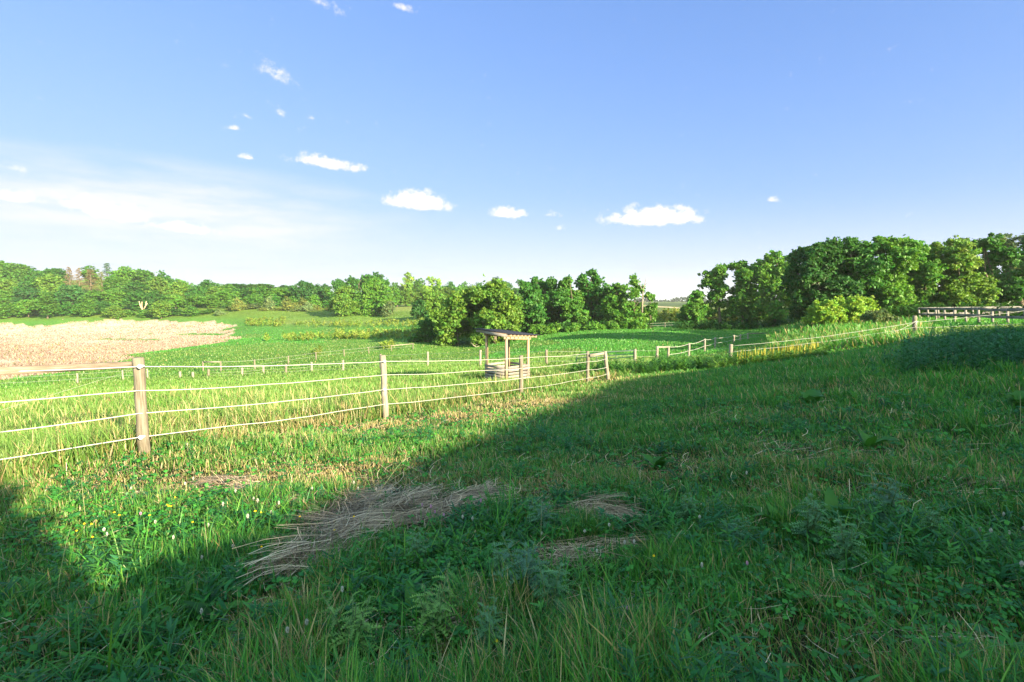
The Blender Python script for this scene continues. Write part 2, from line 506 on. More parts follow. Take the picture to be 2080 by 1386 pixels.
CLOUDS = [  # column, row, half width, half height, density, tilt
    (552, 150, 52, 24, .50, .25), (850, 414, 62, 22, 1.1, .06), (1036, 436, 44, 14, .85, .02), (1116, 437, 30, 8, .55, 0), (1138, 465, 12, 5, .4, 0),
    (1328, 446, 92, 22, 1.1, .03), (668, 334, 70, 15, .85, .12), (505, 321, 22, 7, .6, 0), (572, 232, 24, 12, .45, .3), (480, 262, 20, 7, .45, 0),
    (498, 236, 28, 8, .35, .3), (628, 240, 14, 6, .35, 0), (222, 434, 92, 22, .95, .2), (365, 464, 74, 14, .9, .12), (20, 402, 62, 15, .75, 0),
    (1656, 356, 18, 7, .4, 0), (1566, 407, 28, 9, .45, .2), (656, 8, 46, 20, .38, .3), (812, 16, 38, 12, .36, .2), (20, 342, 50, 9, .35, 0), (430, 130, 30, 8, .22, 0)]
fields = []; bases = []
for (cx_, cy_, w_, h_, den, tilt) in CLOUDS:
    r0 = ray(cx_, cy_); r0 = r0 / np.linalg.norm(r0)
    az0, el0 = math.atan2(r0[0], r0[1]), math.asin(r0[2])
    r1 = ray(cx_ + w_, cy_); r1 = r1 / np.linalg.norm(r1); wa = abs(math.atan2(r1[0], r1[1]) - az0) * 1.05
    r2 = ray(cx_, cy_ - h_); r2 = r2 / np.linalg.norm(r2); we = abs(math.asin(r2[2]) - el0) * 1.25
    da = M('SUBTRACT', AZW, az0)
    de = M('MULTIPLY_ADD', da, tilt * we / wa * 2.2, M('SUBTRACT', EL, el0))
    da = M('DIVIDE', da, wa)
    de = M('DIVIDE', de, we)
    lowf = M('MULTIPLY', M('MINIMUM', de, 0), 1.1)
    de2 = M('ADD', de, lowf)                                  # flatter base
    q = M('MULTIPLY', M('SUBTRACT', 1, M('SQRT', M('MULTIPLY_ADD', da, da, M('MULTIPLY', de2, de2)))), 1)
    q = M('MULTIPLY', M('MAXIMUM', M('ADD', q, .5), 0), den)
    fields.append(q)
    bases.append(M('MULTIPLY', M('GREATER_THAN', q, .02), M('MULTIPLY_ADD', de, -.5, .1)))
fmax = fields[0]
for f in fields[1:]: fmax = M('MAXIMUM', fmax, f)
bsum = bases[0]
for b_ in bases[1:]: bsum = M('MAXIMUM', bsum, b_)
dens = M('ADD', fmax, M('MULTIPLY_ADD', nz, 2.3, -1.38))
mr = N(wt, 'ShaderNodeMapRange'); mr.interpolation_type = 'SMOOTHSTEP'
mr.inputs[1].default_value = .08; mr.inputs[2].default_value = .75
L(wt, dens, mr.inputs[0])
alpha = M('MULTIPLY', mr.outputs[0], M('MULTIPLY_ADD', M('MINIMUM', fmax, 1), .55, .5), clamp=True)

# thin veil low in the left half of the sky and milky air along the horizon
veil_n = wnoise(5, 6, (1.2, 1.2, 7), .6)
rv = ray(330, 430); rv = rv / np.linalg.norm(rv)
va = M('DIVIDE', M('SUBTRACT', AZ, math.atan2(rv[0], rv[1])), .44)
ve = M('DIVIDE', M('SUBTRACT', EL, math.asin(rv[2])), .092)
vq = M('SUBTRACT', 1, M('SQRT', M('MULTIPLY_ADD', va, va, M('MULTIPLY', ve, ve))), clamp=True)
veil = M('MULTIPLY', M('MULTIPLY', vq, 1.8), M('MULTIPLY_ADD', veil_n, 2.6, -.75, clamp=True), clamp=True)
hor = N(wt, 'ShaderNodeMapRange'); hor.interpolation_type = 'SMOOTHSTEP'
hor.inputs[1].default_value = .21; hor.inputs[2].default_value = -.05; hor.inputs[3].default_value = 0; hor.inputs[4].default_value = .78
L(wt, M('ADD', EL, M('MULTIPLY_ADD', AZ, .03, 0)), hor.inputs[0])
low_n = wnoise(9, 6, (1, 1, 9), .6)
lowc = N(wt, 'ShaderNodeMapRange'); lowc.interpolation_type = 'SMOOTHSTEP'
lowc.inputs[1].default_value = .50; lowc.inputs[2].default_value = .68
L(wt, low_n, lowc.inputs[0])
lowmask = N(wt, 'ShaderNodeMapRange'); lowmask.interpolation_type = 'SMOOTHSTEP'
lowmask.inputs[1].default_value = .10; lowmask.inputs[2].default_value = .03
L(wt, EL, lowmask.inputs[0])
lowa = M('MULTIPLY', M('MULTIPLY', lowc.outputs[0], lowmask.outputs[0]), .45)

def mixc(fac, a, b):
    n = N(wt, 'ShaderNodeMix', data_type='RGBA')
    if isinstance(fac, float): n.inputs[0].default_value = fac
    else: L(wt, fac, n.inputs[0])
    for i, v in ((6, a), (7, b)):
        if isinstance(v, tuple): n.inputs[i].default_value = (*v, 1)
        else: L(wt, v, n.inputs[i])
    return n.outputs[2]

WHITE = 1.08 / 2 ** EXPO / SKY
K = SKY * 2 ** EXPO
def VM(op, a, b):
    n = N(wt, 'ShaderNodeVectorMath', operation=op)
    for i, v in enumerate((a, b)):
        if isinstance(v, tuple): n.inputs[i].default_value = v
        else: L(wt, v, n.inputs[i])
    return n.outputs[0]
num = VM('MULTIPLY', sky.outputs[0], (1.02, 1.31, 2.2))
den_ = VM('ADD', VM('MULTIPLY', sky.outputs[0], (.95 * K, 1.14 * K, 1.3 * K)), (1, 1, 1))
front = VM('DIVIDE', num, den_)                                # clean deep-blue air away from the sun
back = N(wt, 'ShaderNodeMapRange'); back.interpolation_type = 'SMOOTHSTEP'
back.inputs[1].default_value = .25; back.inputs[2].default_value = -.5
L(wt, sep.outputs[1], back.inputs[0])
fill_glow = mixc(M('MULTIPLY', wnoise(3, 4, (1, 1, 2)), 1.1, clamp=True), sky.outputs[0], (WHITE * 1.75, WHITE * 2.5, WHITE * 2.05))   # broad pale glow added to the sky behind the viewer to lift the shade
skyc = mixc(back.outputs[0], front, fill_glow)
c_ = mixc(hor.outputs[0], skyc, (WHITE * .88, WHITE * .90, WHITE * .97))
c_ = mixc(veil, c_, (WHITE * .87, WHITE * .90, WHITE * .97))
c_ = mixc(lowa, c_, (WHITE * .66, WHITE * .67, WHITE * .82))
shade = M('MULTIPLY', M('MAXIMUM', bsum, 0), .9, clamp=True)
cc = mixc(shade, (WHITE * 1.2, WHITE * 1.12, WHITE * 1.1), (WHITE * .78, WHITE * .80, WHITE * .98))
c_ = mixc(alpha, c_, cc)
L(wt, c_, bg.inputs['Color'])

scene.view_settings.view_transform = 'Standard'
scene.view_settings.look = 'None'
scene.view_settings.exposure = EXPO
scene.view_settings.gamma = 1
cy = scene.cycles
cy.max_bounces = 8; cy.diffuse_bounces = 3; cy.glossy_bounces = 2; cy.transmission_bounces = 4; cy.transparent_max_bounces = 6
cy.use_denoising = True; cy.denoiser = 'OPENIMAGEDENOISE'; cy.denoising_input_passes = 'RGB_ALBEDO_NORMAL'; cy.denoising_prefilter = 'ACCURATE'
world.cycles.sampling_method = 'MANUAL'; world.cycles.sample_map_resolution = 256
cy.sample_clamp_indirect = 4

# ------------------------------------------------------------------ zones of the ground
def proj(x, y, z):
    yc = y * CP - z * SP; zc = y * SP + z * CP
    ok = yc > .05
    yy = np.where(ok, yc, 1)
    return np.where(ok, 1040 + F * x / yy, -9e4), np.where(ok, 693 - F * zc / yy, 9e4)

def in_poly(px, py, poly):
    poly = np.array(poly, float); ins = np.zeros(len(px), bool)
    j = len(poly) - 1
    for i in range(len(poly)):
        xi, yi = poly[i]; xj, yj = poly[j]
        c = ((yi > py) != (yj > py)) & (px < (xj - xi) * (py - yi) / (yj - yi + 1e-12) + xi)
        ins ^= c; j = i
    return ins

REED = [(-900, 664), (0, 661), (140, 660), (160, 655), (250, 654), (400, 653), (452, 657), (484, 662), (462, 668), (470, 680), (478, 690), (440, 697), (380, 706), (330, 713), (272, 722), (215, 736), (170, 748), (60, 762), (0, 768), (-900, 830)]
def reed_mask(x, y, z):
    px, py = proj(x, y, z)
    j = (fbm(x, y, 9, 31) - .5)
    inside = in_poly(px + j * 90 + (vnoise(x, y, 2.5, 37) - .5) * 26, py + j * 14 + (vnoise(x, y, 2.5, 38) - .5) * 5, REED)
    gaps = ((np.abs(py - 678.5 - (px - 350) * .015) < 2.2) & (px > 300) & (fbm(x, y, 12, 33) > .42)) | ((np.abs(py - 690 - .01 * (px - 280)) < 1.4) & (px > 190) & (px < 340) & (fbm(x, y, 8, 35) > .45)) | ((np.abs(py - 662) < 1.5) & (px > 320) & (px < 390) & (fbm(x, y, 8, 36) > .5))
    return inside & ~gaps

def blob(x, y, spots):
    s = np.zeros(len(x))
    for (px, py, a, b, k) in spots:                # a wide, b deep, metres
        g = gp(px, py)
        s = np.maximum(s, k * np.exp(-(((x - g[0]) / a) ** 2 + ((y - g[1]) / b) ** 2)))
    return s
DRY_SPOTS = [(700, 872, 1.3, 1.0, 1), (800, 865, .8, .9, .9), (950, 850, 1.2, 1.2, .8), (1070, 822, 1.2, 1.2, 1.2), (1230, 772, 1.0, .9, 1), (620, 960, .9, .5, .9), (760, 960, .8, .6, .9),
             (480, 985, .7, .4, .9), (900, 985, .7, .5, .7), (560, 890, .8, .5, .5), (1100, 1000, .9, .5, .6), (1400, 950, 1.6, .6, .55), (1700, 925, 1.8, .6, .6), (1650, 1000, 1.2, .4, .5),
             (1520, 850, 1.6, .8, .35), (230, 960, .5, .4, .7), (300, 935, .4, .4, .8), (350, 900, .6, .5, .3), (570, 1240, .25, .2, .9), (60, 1300, .3, .25, .5), (1000, 1240, .2, .2, .5)]
CLOVER_SPOTS = [(300, 1060, .9, .5, 1), (480, 1080, .8, .5, 1), (180, 1085, .6, .4, .9), (620, 1110, .5, .5, .9), (420, 1180, .8, .4, .8), (950, 1150, .5, .35, .9), (1500, 1230, .7, .25, .7), (1900, 1250, .6, .25, .7), (820, 900, .5, .4, .7), (680, 880, .3, .25, .7), (1150, 1300, .5, .2, .6)]

FX = np.array([-9.3, -6.95, -4.83, -2.77, .28, 3.2]); FY = np.array([-3, 2.07, 6.6, 11.0, 16.0, 21.3])
def dry_amt(x, y):
    base = blob(x, y, DRY_SPOTS)
    n = fbm(x, y, 1.6, 41); st = fbm(x * .35 + y * .1, y, 1.1, 44)
    near = np.clip(1.25 - np.hypot(x, y) / 26, 0, 1)
    dx = x - np.interp(y, FY, FX); strip = np.clip(1 - np.abs(dx - 1.2) / 4.2, 0, 1) * (y < 24) * (y > 3.5)
    st = st + strip * .10
    return np.clip(strip * .16 * n + base * (.45 + 1.0 * n) + np.clip(st - .54, 0, 1) * 1.2 * near + .02, 0, 1)

# ------------------------------------------------------------------ ground sheet
def ground_mesh():
    rr = np.r_[0.0, np.geomspace(.3, 4900, 430)]
    an = np.r_[np.linspace(-62, 62, 760), np.linspace(62, 298, 190)[1:-1]]
    an = np.radians(90 - an)
    R, A = np.meshgrid(rr[1:], an, indexing='ij')
    x, y = (R * np.cos(A)).ravel(), (R * np.sin(A)).ravel()
    x, y = np.r_[0, x], np.r_[0, y]
    z = H(x, y)
    nr, na = len(rr) - 1, len(an)
    i, j = np.meshgrid(np.arange(nr - 1), np.arange(na), indexing='ij')
    j2 = (j + 1) % na
    q = np.stack([1 + i * na + j, 1 + i * na + j2, 1 + (i + 1) * na + j2, 1 + (i + 1) * na + j], -1).reshape(-1, 4)[:, ::-1]
    t = np.stack([np.zeros(na, int), 1 + np.arange(na), 1 + (np.arange(na) + 1) % na], -1)[:, ::-1]
    r = np.hypot(x, y)
    px, py = proj(x, y, z)
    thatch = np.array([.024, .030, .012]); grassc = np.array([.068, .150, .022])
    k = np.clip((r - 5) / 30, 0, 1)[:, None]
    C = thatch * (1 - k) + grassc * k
    n1 = fbm(x, y, 22, 51)[:, None]; n2 = fbm(x, y, 70, 53)[:, None]
    fr = np.clip((r - 40) / 40, 0, 1)[:, None]
    mead = np.array([.052, .190, .028]) * (1 - n1) + np.array([.100, .200, .032]) * n1
    C = C * (1 - fr) + mead * fr
    slope = np.clip((655 - py) / 15, 0, 1)[:, None] * (px < 900)[:, None] * fr          # drier hillside pasture
    C = C * (1 - slope) + (np.array([.105, .175, .025]) * (.75 + .5 * n2)) * slope
    band = (np.exp(-((py - 655) / 6) ** 2) * ((px > 560) & (px < 900)))[:, None] * fr * .7
    C = C * (1 - band) + np.array([.17, .19, .05]) * band
    rm = reed_mask(x, y, z)[:, None]
    C = np.where(rm, np.array([.50, .375, .30]), C)
    far = ((px > 1240) & (py < 640) & (r > 120))[:, None]
    C = np.where(far, np.array([.085, .125, .030]), C)
    C = np.where(far & ((py < 622) & (py > 616))[:, None], np.array([.055, .085, .030]), C)
    C = np.where(far & (np.abs(py - 624.5 - (px - 1360) * .06) < 1.0)[:, None], np.array([.42, .33, .22]), C)
    fld = ((px > 780) & (px < 860) & (py > 612) & (py < 633) & (r > 150))[:, None]
    C = np.where(fld, np.array([.17, .21, .05]), C)
    C = C * (.8 + .4 * fbm(x, y, 5, 57)[:, None])
    m, nt, out = new_mat('pasture_soil_and_turf')
    a_ = N(nt, 'ShaderNodeAttribute', attribute_name='col')
    tc = N(nt, 'ShaderNodeTexCoord')
    mixed = a_.outputs['Color']
    for sc, lo, hi in ((.9, .72, 1.3), (6, .75, 1.25), (30, .6, 1.35)):
        n = N(nt, 'ShaderNodeTexNoise'); n.inputs['Scale'].default_value = sc; n.inputs['Detail'].default_value = 5
        L(nt, tc.outputs['Object'], n.inputs[0])
        mr_ = N(nt, 'ShaderNodeMapRange'); mr_.inputs[1].default_value = .3; mr_.inputs[2].default_value = .7; mr_.inputs[3].default_value = lo; mr_.inputs[4].default_value = hi
        L(nt, n.outputs[0], mr_.inputs[0])
        mx = N(nt, 'ShaderNodeVectorMath', operation='SCALE')
        L(nt, mixed, mx.inputs[0]); L(nt, mr_.outputs[0], mx.inputs['Scale']); mixed = mx.outputs[0]
    b = N(nt, 'ShaderNodeBsdfPrincipled'); b.inputs['Roughness'].default_value = .9; b.inputs['Specular IOR Level'].default_value = .1
    L(nt, mixed, b.inputs['Base Color']); L(nt, b.outputs[0], out.inputs[0])
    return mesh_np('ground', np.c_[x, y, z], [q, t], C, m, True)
tag(link('ground', ground_mesh()), kind='structure')

# ------------------------------------------------------------------ the barn behind the viewer, whose shade covers the slope
M_BARN = wood_mat('barn_board', (.20, .035, .025), (.32, .06, .04), (1.5, 1.5, .6), .85, .2)
M_TIN = plain_mat('barn_tin_roof', (.30, .31, .32), .45, .5, .2, 3)
def barn(name, a, b, zr, half, label, drop=2.6):
    a, b = np.array(a, float), np.array(b, float)
    u = (b - a) / np.linalg.norm(b - a); v = np.array([-u[1], u[0]])
    ln = np.linalg.norm(b - a)
    base = np.array([*((a + b) / 2), 0.]); base[2] = min(hz(*(a + v * s)) for s in (-half, half)) - .3
    base[2] = min(base[2], min(hz(*(b + v * s)) for s in (-half, half)) - .3)
    root = thing(name, base, label, 'barn', None, math.atan2(u[1], u[0]))
    zt = zr - base[2]; ze = zt - drop; w = half - .35
    V = []; q = []; t = []
    for s in (-ln / 2 + .3, ln / 2 - .3):
        V += [(s, -w, 0), (s, w, 0), (s, w, ze), (s, 0, zt - .2), (s, -w, ze)]
    q = [(0, 1, 6, 5), (1, 2, 7, 6), (4, 0, 5, 9), (2, 3, 8, 7), (3, 4, 9, 8), (0, 4, 2, 1), (5, 6, 7, 9)]
    t = [(4, 3, 2), (7, 8, 9)]
    link('wall', mesh_np('wall', V, [q, t], None, M_BARN), root)
    mb = MB()
    for s in (-1, 1):
        mb.bar((-ln / 2, s * half / 2, zt - drop / 2 - .05), (ln / 2, s * half / 2, zt - drop / 2 - .05), math.hypot(half, drop), .07, (0, s * drop, half))
    link('roof', mb.mesh('roof', M_TIN), root)
    mb = MB(); mb.bar((-1.5, w + .05, 1.5), (1.5, w + .05, 1.5), .08, 2.9); link('door', mb.mesh('door', M_RAIL), root)
    return root
barn('barn', (12.3, -11.3), (22.0, 2.6), 5.0, 5.0, 'long red board barn with a tin roof standing beside the viewer')
barn('barn', (22.3, 2.7), (40, 13.6), 5.0, 4.0, 'red barn wing with a tin roof joined to the longer barn', 2.1)

# ------------------------------------------------------------------ fences
def post(parent, base, top, r, mat=None, seed=0, sq=False):
    """a weathered round post, a little out of true; base and top in world space"""
    o = np.array(parent.location)
    a, b = np.array(base, float), np.array(top, float)
    a = a - (b - a) / np.linalg.norm(b - a) * .25
    loc = a - o
    mb = MB()
    ts = np.linspace(0, 1, 7); rg = np.random.default_rng(seed + 11)
    P = [(b - a) * t + np.array([rg.normal() * .006, rg.normal() * .006, 0]) for t in ts]
    P.append(P[-1] + (b - a) / np.linalg.norm(b - a) * .012)
    mb.tube(P, [r * 1.04] * 3 + [r] * 4 + [r * .8], 14, wob=.05, seed=seed)
    me = mb.mesh('post', mat or M_POST, True)
    return link('post', me, parent, loc)

def rope(parent, P, r, mat, sag=.05, seed=0, name='rope', kink=.012):
    """a line strung through points, sagging and kinked a little"""
    o = np.array(parent.location); rg = np.random.default_rng(seed + 5)
    Q = []
    for i in range(len(P) - 1):
        a, b = np.array(P[i], float), np.array(P[i + 1], float)
        n = max(6, int(np.linalg.norm(b - a) / .45)); n = min(n, 26)
        w = np.convolve(rg.normal(size=n + 4), np.ones(3) / 3, 'same')[2:-2]
        for k in range(n):
            t = k / n
            p = a + (b - a) * t
            e = 4 * t * (1 - t)
            p[2] += -sag * e + kink * w[k] * min(1, e * 2)
            Q.append(p)
    Q.append(np.array(P[-1], float))
    Q = np.array(Q) - o
    mb = MB(); mb.tube(Q, r, 6)
    return link(name, mb.mesh(name, mat, True), parent)

def rail(parent, a, b, w, h, mat, name='rail'):
    o = np.array(parent.location)
    a, b = np.array(a, float) - o, np.array(b, float) - o
    c = (a + b) / 2; u = (b - a) / np.linalg.norm(b - a)
    L_ = np.linalg.norm(b - a)
    mb = MB(); mb.bar((-L_ / 2, 0, 0), (L_ / 2, 0, 0), w, h)
    return link(name, mb.mesh(name, mat), parent, c, Vector(u).to_track_quat('X', 'Z').to_euler())

def insulator(pst, p, parent_root):
    """white plastic knob on the face of a post that carries the rope"""
    o = np.array(parent_root.location) + np.array(pst.location)
    mb = MB()
    q = np.array(p) - o
    f = np.array([-.1, -1, 0]); f = f / np.linalg.norm(f)
    mb.tube([q - f * .06, q - f * .02, q, q + f * .016, q + f * .024], [.018, .02, .028, .026, .01], 10)
    mb.tube([q + (0, 0, .028), q, q - (0, 0, .03)], [.006, .017, .006], 8)
    return link('insulator', mb.mesh('insulator', M_INS, True), pst)

# near fence: five posts, four ropes, a timber rail at its left bay, a braced end
NEAR = [(280, 728, 6.6), (780, 723, 11.0), (1058, 723, 16.0), (1195, 714, 21.3)]
b0 = on(280, 6.6)
fence1 = thing('rope_fence', b0, 'near white rope fence on weathered round posts running from the left towards the shelter', 'fence')
ROPES_Y = [(745, 734.5, 727.7, 718.5, 729), (794, 762, 748.5, 735, 746), (840.5, 791.8, 769, 751.5, 760)]
ROPES_Y = [(745, 734.5, 727.7, 718.5, None), (794, 762, 748.5, 735, 729), (840.5, 791.8, 769, 751.5, 746), (889, 821.6, 790, 768, 760)]
X0 = [753.5, 815, 872, 930]
posts1 = []
for i, (px, ty, d) in enumerate(NEAR):
    base = on(px, d); top = at(px, ty, d)
    top[0] += (.0, -.02, .01, -.03)[i]
    posts1.append(post(fence1, base, top, .066 if i < 2 else .066, (M_POST, M_POSTP, M_POST, M_POST)[i], i))
pL = np.array([-6.95, 2.07, hz(-6.95, 2.07)])
post(fence1, pL, pL + (0, 0, 1.4), .085, M_POST, 9)
bb = on(1236, 21.7); bt = at(1229, 714.5, 21.6)
post(fence1, bb, bt, .075, M_POSTP, 5)
rail(fence1, at(1198, 722.5, 21.2), at(1226, 718, 21.5), .07, .10, M_POSTP)
for k in range(4):
    P = []
    for i, (px, ty, d) in enumerate(NEAR):
        if ROPES_Y[k][i]: P.append(at(px, ROPES_Y[k][i], d - .095))
    x0 = at(0, X0[k], 5.39)
    P = [P[0] + (x0 - P[0]) * 3.7] + P
    if ROPES_Y[k][4]: P.append(at(1233, ROPES_Y[k][4], 21.5))
    rope(fence1, P, .0062, M_ROPE, .03, 20 + k)
    if k in (0, 3): insulator(posts1[0], at(284 if k == 0 else 286, ROPES_Y[k][0], 6.6 - .10), fence1)
    if k in (0, 2): insulator(posts1[1], at(781, ROPES_Y[k][1], 11 - .09), fence1)
r0 = at(268, 741, 6.6); r1 = at(0, 754, 5.39)
rail(fence1, r0 + (r1 - r0) * 3.4, r0, .05, .085, M_RAIL)
rope(fence1, [at(270, 752, 6.6), pL + (0.02, 0.05, .25)], .0015, M_WIRE, .0, 3, 'brace_wire', .002)

# wire fence of the paddock behind it
PAD = [(424, 759, 767), (492, 754, 764), (535, 751, 760), (581, 740, 760), (633, 736, 757), (697, 732, 755), (773, 719.5, 750), (869, 715, 746), (975.6, 711.5, 746), (1110, 711, 742), (1290, 710, 738)]
fence2 = thing('wire_fence', gp(773, 750), 'thin wire fence on grey posts across the paddock behind the shelter', 'fence')
tops = []
for i, (px, ty, by) in enumerate(PAD):
    b = gp(px, by); t = at(px, ty, b[1])
    if t[2] - b[2] < .7: t[2] = b[2] + .7
    post(fence2, b, t, .085 if px > 760 else .095, M_POSTP if i % 3 else M_POST, 30 + i); tops.append((b, t))
for k, f in enumerate((.9, .55, .25)):
    rope(fence2, [b + (t - b) * f for b, t in tops], .008, M_WIRE, .03, 40 + k, 'wire')

# fence along the far meadow
fence3 = thing('rail_fence', gp(642, 731), 'distant pale fence of low posts crossing the meadow below the slope', 'fence')
MEAD = [(413, 757), (449, 757), (518, 753), (586, 741), (642, 732), (699, 725), (749, 719), (795, 714), (839, 710)]
tops = []
for i, (px, by) in enumerate(MEAD):
    b = gp(px, by); t = b + np.array([0, 0, 1.05 if px < 560 else .95]); tops.append((b, t))
    post(fence3, b, t, .07, M_POST, 60 + i)
for k, f in enumerate((.93, .5)):
    rope(fence3, [b + (t - b) * f for b, t in tops], .013 if k == 0 else .010, M_WIRE, .02, 70 + k, 'wire')
rail(fence3, tops[-2][1] - (0, 0, .1), tops[-1][1] - (0, 0, .1), .06, .12, M_POSTP)
rail(fence3, tops[0][1] - (0, 0, .05), tops[1][1] - (0, 0, .05), .06, .12, M_POSTP)

# far left fence by the reeds
fence4 = thing('wire_fence', gp(158, 782), 'thin wire fence on slim posts at the near edge of the tan reeds', 'fence')
tops = []
for i, (px, by) in enumerate([(-220, 803), (-30, 792), (158, 782), (250, 774), (300, 770)]):
    b = gp(px, by); t = b + np.array([0, 0, .85]); tops.append((b, t)); post(fence4, b, t, .06, M_POSTP, 80 + i)
for k, f in enumerate((.95, .5)):
    rope(fence4, [b + (t - b) * f for b, t in tops], .009, M_WIRE, .02, 90 + k, 'wire')

# right-hand rope fence climbing the slope
fence5 = thing('rope_fence', on(1485, 28), 'right-hand slack rope fence climbing the weedy slope to a tall post', 'fence')
RP = [(1335, 704, 38), (1485, 700, 28), (1858, 642, 27), (2300, 590, 25)]
for i, (px, ty, d) in enumerate(RP):
    post(fence5, on(px, d), at(px, ty, d), .10 if i < 3 else .09, (M_POSTP, M_POSTP, M_POST, M_POST)[i], 100 + i)
for k, (ya, yb, yc) in enumerate(((703, 655, 600), (715, 665, 640), (727, 682, 655))):
    rope(fence5, [at(1485, ya, 27.88), at(1858, yb, 26.88), at(2300, yc, 24.9)], .008, M_ROPE, .12, 110 + k, kink=.02)
rope(fence5, [at(1862, 652, 26.85), at(1810, 677, 27.05), at(1755, 692, 27.2), at(1686, 707, 27.4)], .009, M_ROPE, .05, 117)
for k, (ya, yb) in enumerate(((712, 708), (724, 719))):
    rope(fence5, [at(1292, ya, 34), at(1335, ya - .5, 37.9), at(1485, yb, 28)], .006, M_WIRE, .03, 120 + k, 'wire')
mbk = MB(); kn = at(1859, 655, 26.9) - np.array(fence5.location)
for q in range(3): mbk.tube([kn + (-.12 * (q - 1), -.02, .06), kn + (.02, -.05, 0), kn + (.10 * (q - 1), -.03, -.2 - .08 * q)], .012, 6)
link('knot', mbk.mesh('knot', M_ROPE, True), fence5)

# inner paddock fence on the grassy hump
fence6 = thing('rope_fence', on(1453, 49), 'small wavy rope fence crossing the grassy hump beyond the green gate', 'fence')
IN = [(1358, 703.5, 40), (1400, 697.5, 43), (1432, 688.5, 47), (1453, 685.5, 50), (1491, 681, 55), (1504, 679.5, 57), (1519, 676.5, 60), (1560, 676, 62)]
tops = []
for i, (px, ty, d) in enumerate(IN):
    b = on(px, d); t = at(px, ty, d); t[2] = max(t[2], b[2] + .5); tops.append((b, t)); post(fence6, b, t, .09, M_POSTP, 130 + i)
t0 = at(1335, 705.5, 38)
rail(fence6, t0, tops[0][1] - (0, 0, .06), .06, .12, M_POSTP); rail(fence6, tops[-2][1] - (0, 0, .06), tops[-1][1] - (0, 0, .06), .06, .12, M_POSTP)
rope(fence6, [t - (0, 0, .05) for b, t in tops[:-1]], .014, M_ROPE, .10, 140)
rope(fence6, [b + (t - b) * .45 for b, t in tops], .012, M_ROPE, .05, 141)
w0 = tops[-1][1]
for dz in (.08, .45): rope(fence6, [w0 - (0, 0, dz), on(1655, 60) + (0, 0, 1.0 - dz)], .012, M_WIRE, .04, 142, 'wire')

# grey board fence on the right
fence7 = thing('board_fence', on(1866, 50), 'grey two-board paddock fence on square posts in front of the big trees', 'fence')
def board_run(pp, dn, rails=(.0, .52)):
    tp = []
    for i, (px, ty, d) in enumerate(pp):
        t = at(px, ty, d); b = on(px, d); b[2] = min(b[2], t[2] - .9)
        mb = MB(); o = np.array(fence7.location); mb.bar(b - (0, 0, .3) - o, t - o, .13, .13, (0.3, 1, 0))
        link('post', mb.mesh('post', M_SLAT), fence7); tp.append(t)
    for a, b in zip(tp[:-1], tp[1:]):
        for dz in rails:
            off = np.array([-.06, -.09, -.09 - dz]) if dn else np.array([.05, .09, -.09 - dz])
            rail(fence7, a + off, b + off, .04, .19, M_BOARD)
board_run([(1866, 625.5, 50), (1884, 625.5, 48.2), (1900, 625.6, 46.6), (1918, 625.6, 45), (1938, 625.4, 43.2), (1961, 625.2, 41.3), (1987, 624.8, 39.5), (2015, 627.5, 38), (2046, 627, 36), (2082, 626.5, 34), (2130, 626, 32), (2190, 625, 30)], True)
board_run([(1866, 625, 50.4), (1905, 624.5, 50.6), (1940, 624, 50.8), (1975, 623.7, 51), (2028, 623, 51.3), (2090, 622, 51.6)], False)

# far fence at the field edge
fence8 = thing('wire_fence', on(1297, 96), 'far pale fence line at the shaded field edge between the tree groups', 'fence')
tops = []
for i, (px, d) in enumerate([(1297, 96), (1350, 99), (1400, 101), (1480, 100), (1560, 99), (1630, 97)]):
    b = on(px, d); t = b + np.array([0, 0, 1.0]); tops.append((b, t)); post(fence8, b, t, .09, M_POSTP, 150 + i)
for f in (.95, .5): rope(fence8, [b + (t - b) * f for b, t in tops], .018, M_WIRE, .02, 160, 'wire')

# green tube gate
ga, gb = on(1172, 33.2), on(1288, 35.6)
gate = thing('tube_gate', ga, 'green tubular steel field gate standing in tall weeds behind the near fence end', 'gate')
gd = gb - ga; gz0, gz1 = at(1172, 721, 33.2)[2] - ga[2], at(1288, 711.5, 35.6)[2] - ga[2]
def gpt(t, f): 
    return np.array([gd[0] * t, gd[1] * t, (gz0 + (gz1 - gz0) * t) - (1 - f) * 1.15])
mb = MB()
ring = [gpt(.0, .08), gpt(.0, .92), gpt(.012, .985), gpt(.035, 1), gpt(.965, 1), gpt(.988, .985), gpt(1, .92), gpt(1, .08), gpt(.985, .02), gpt(.96, 0), gpt(.04, 0), gpt(.012, .02), gpt(0, .1)]
mb.tube(ring, .036, 8)
link('frame', mb.mesh('frame', M_GATE, True), gate)
for f in (.2, .4, .6, .8):
    mb = MB(); mb.tube([gpt(.0, f), gpt(.5, f), gpt(1, f)], .028, 8); link('bar', mb.mesh('bar', M_GATE, True), gate)
for t in (.33, .67):
    mb = MB(); mb.tube([gpt(t, .0) - (0, .03, 0), gpt(t, 1) - (0, .03, 0)], .02, 8); link('brace', mb.mesh('brace', M_GATE, True), gate)

# lone stubs of old posts in the pasture
for i, (px, by, h, lab) in enumerate([(366, 769, .55, 'short grey stub post beside a dark thistle clump below the meadow fence'), (392, 768, .5, 'short pale stub post alone in the pasture right of the thistle clump')]):
    b = gp(px, by)
    r_ = thing('stub_post', b, lab, 'post')
    post(r_, b, b + (0, .02, h), .10, M_POSTP, 170 + i)

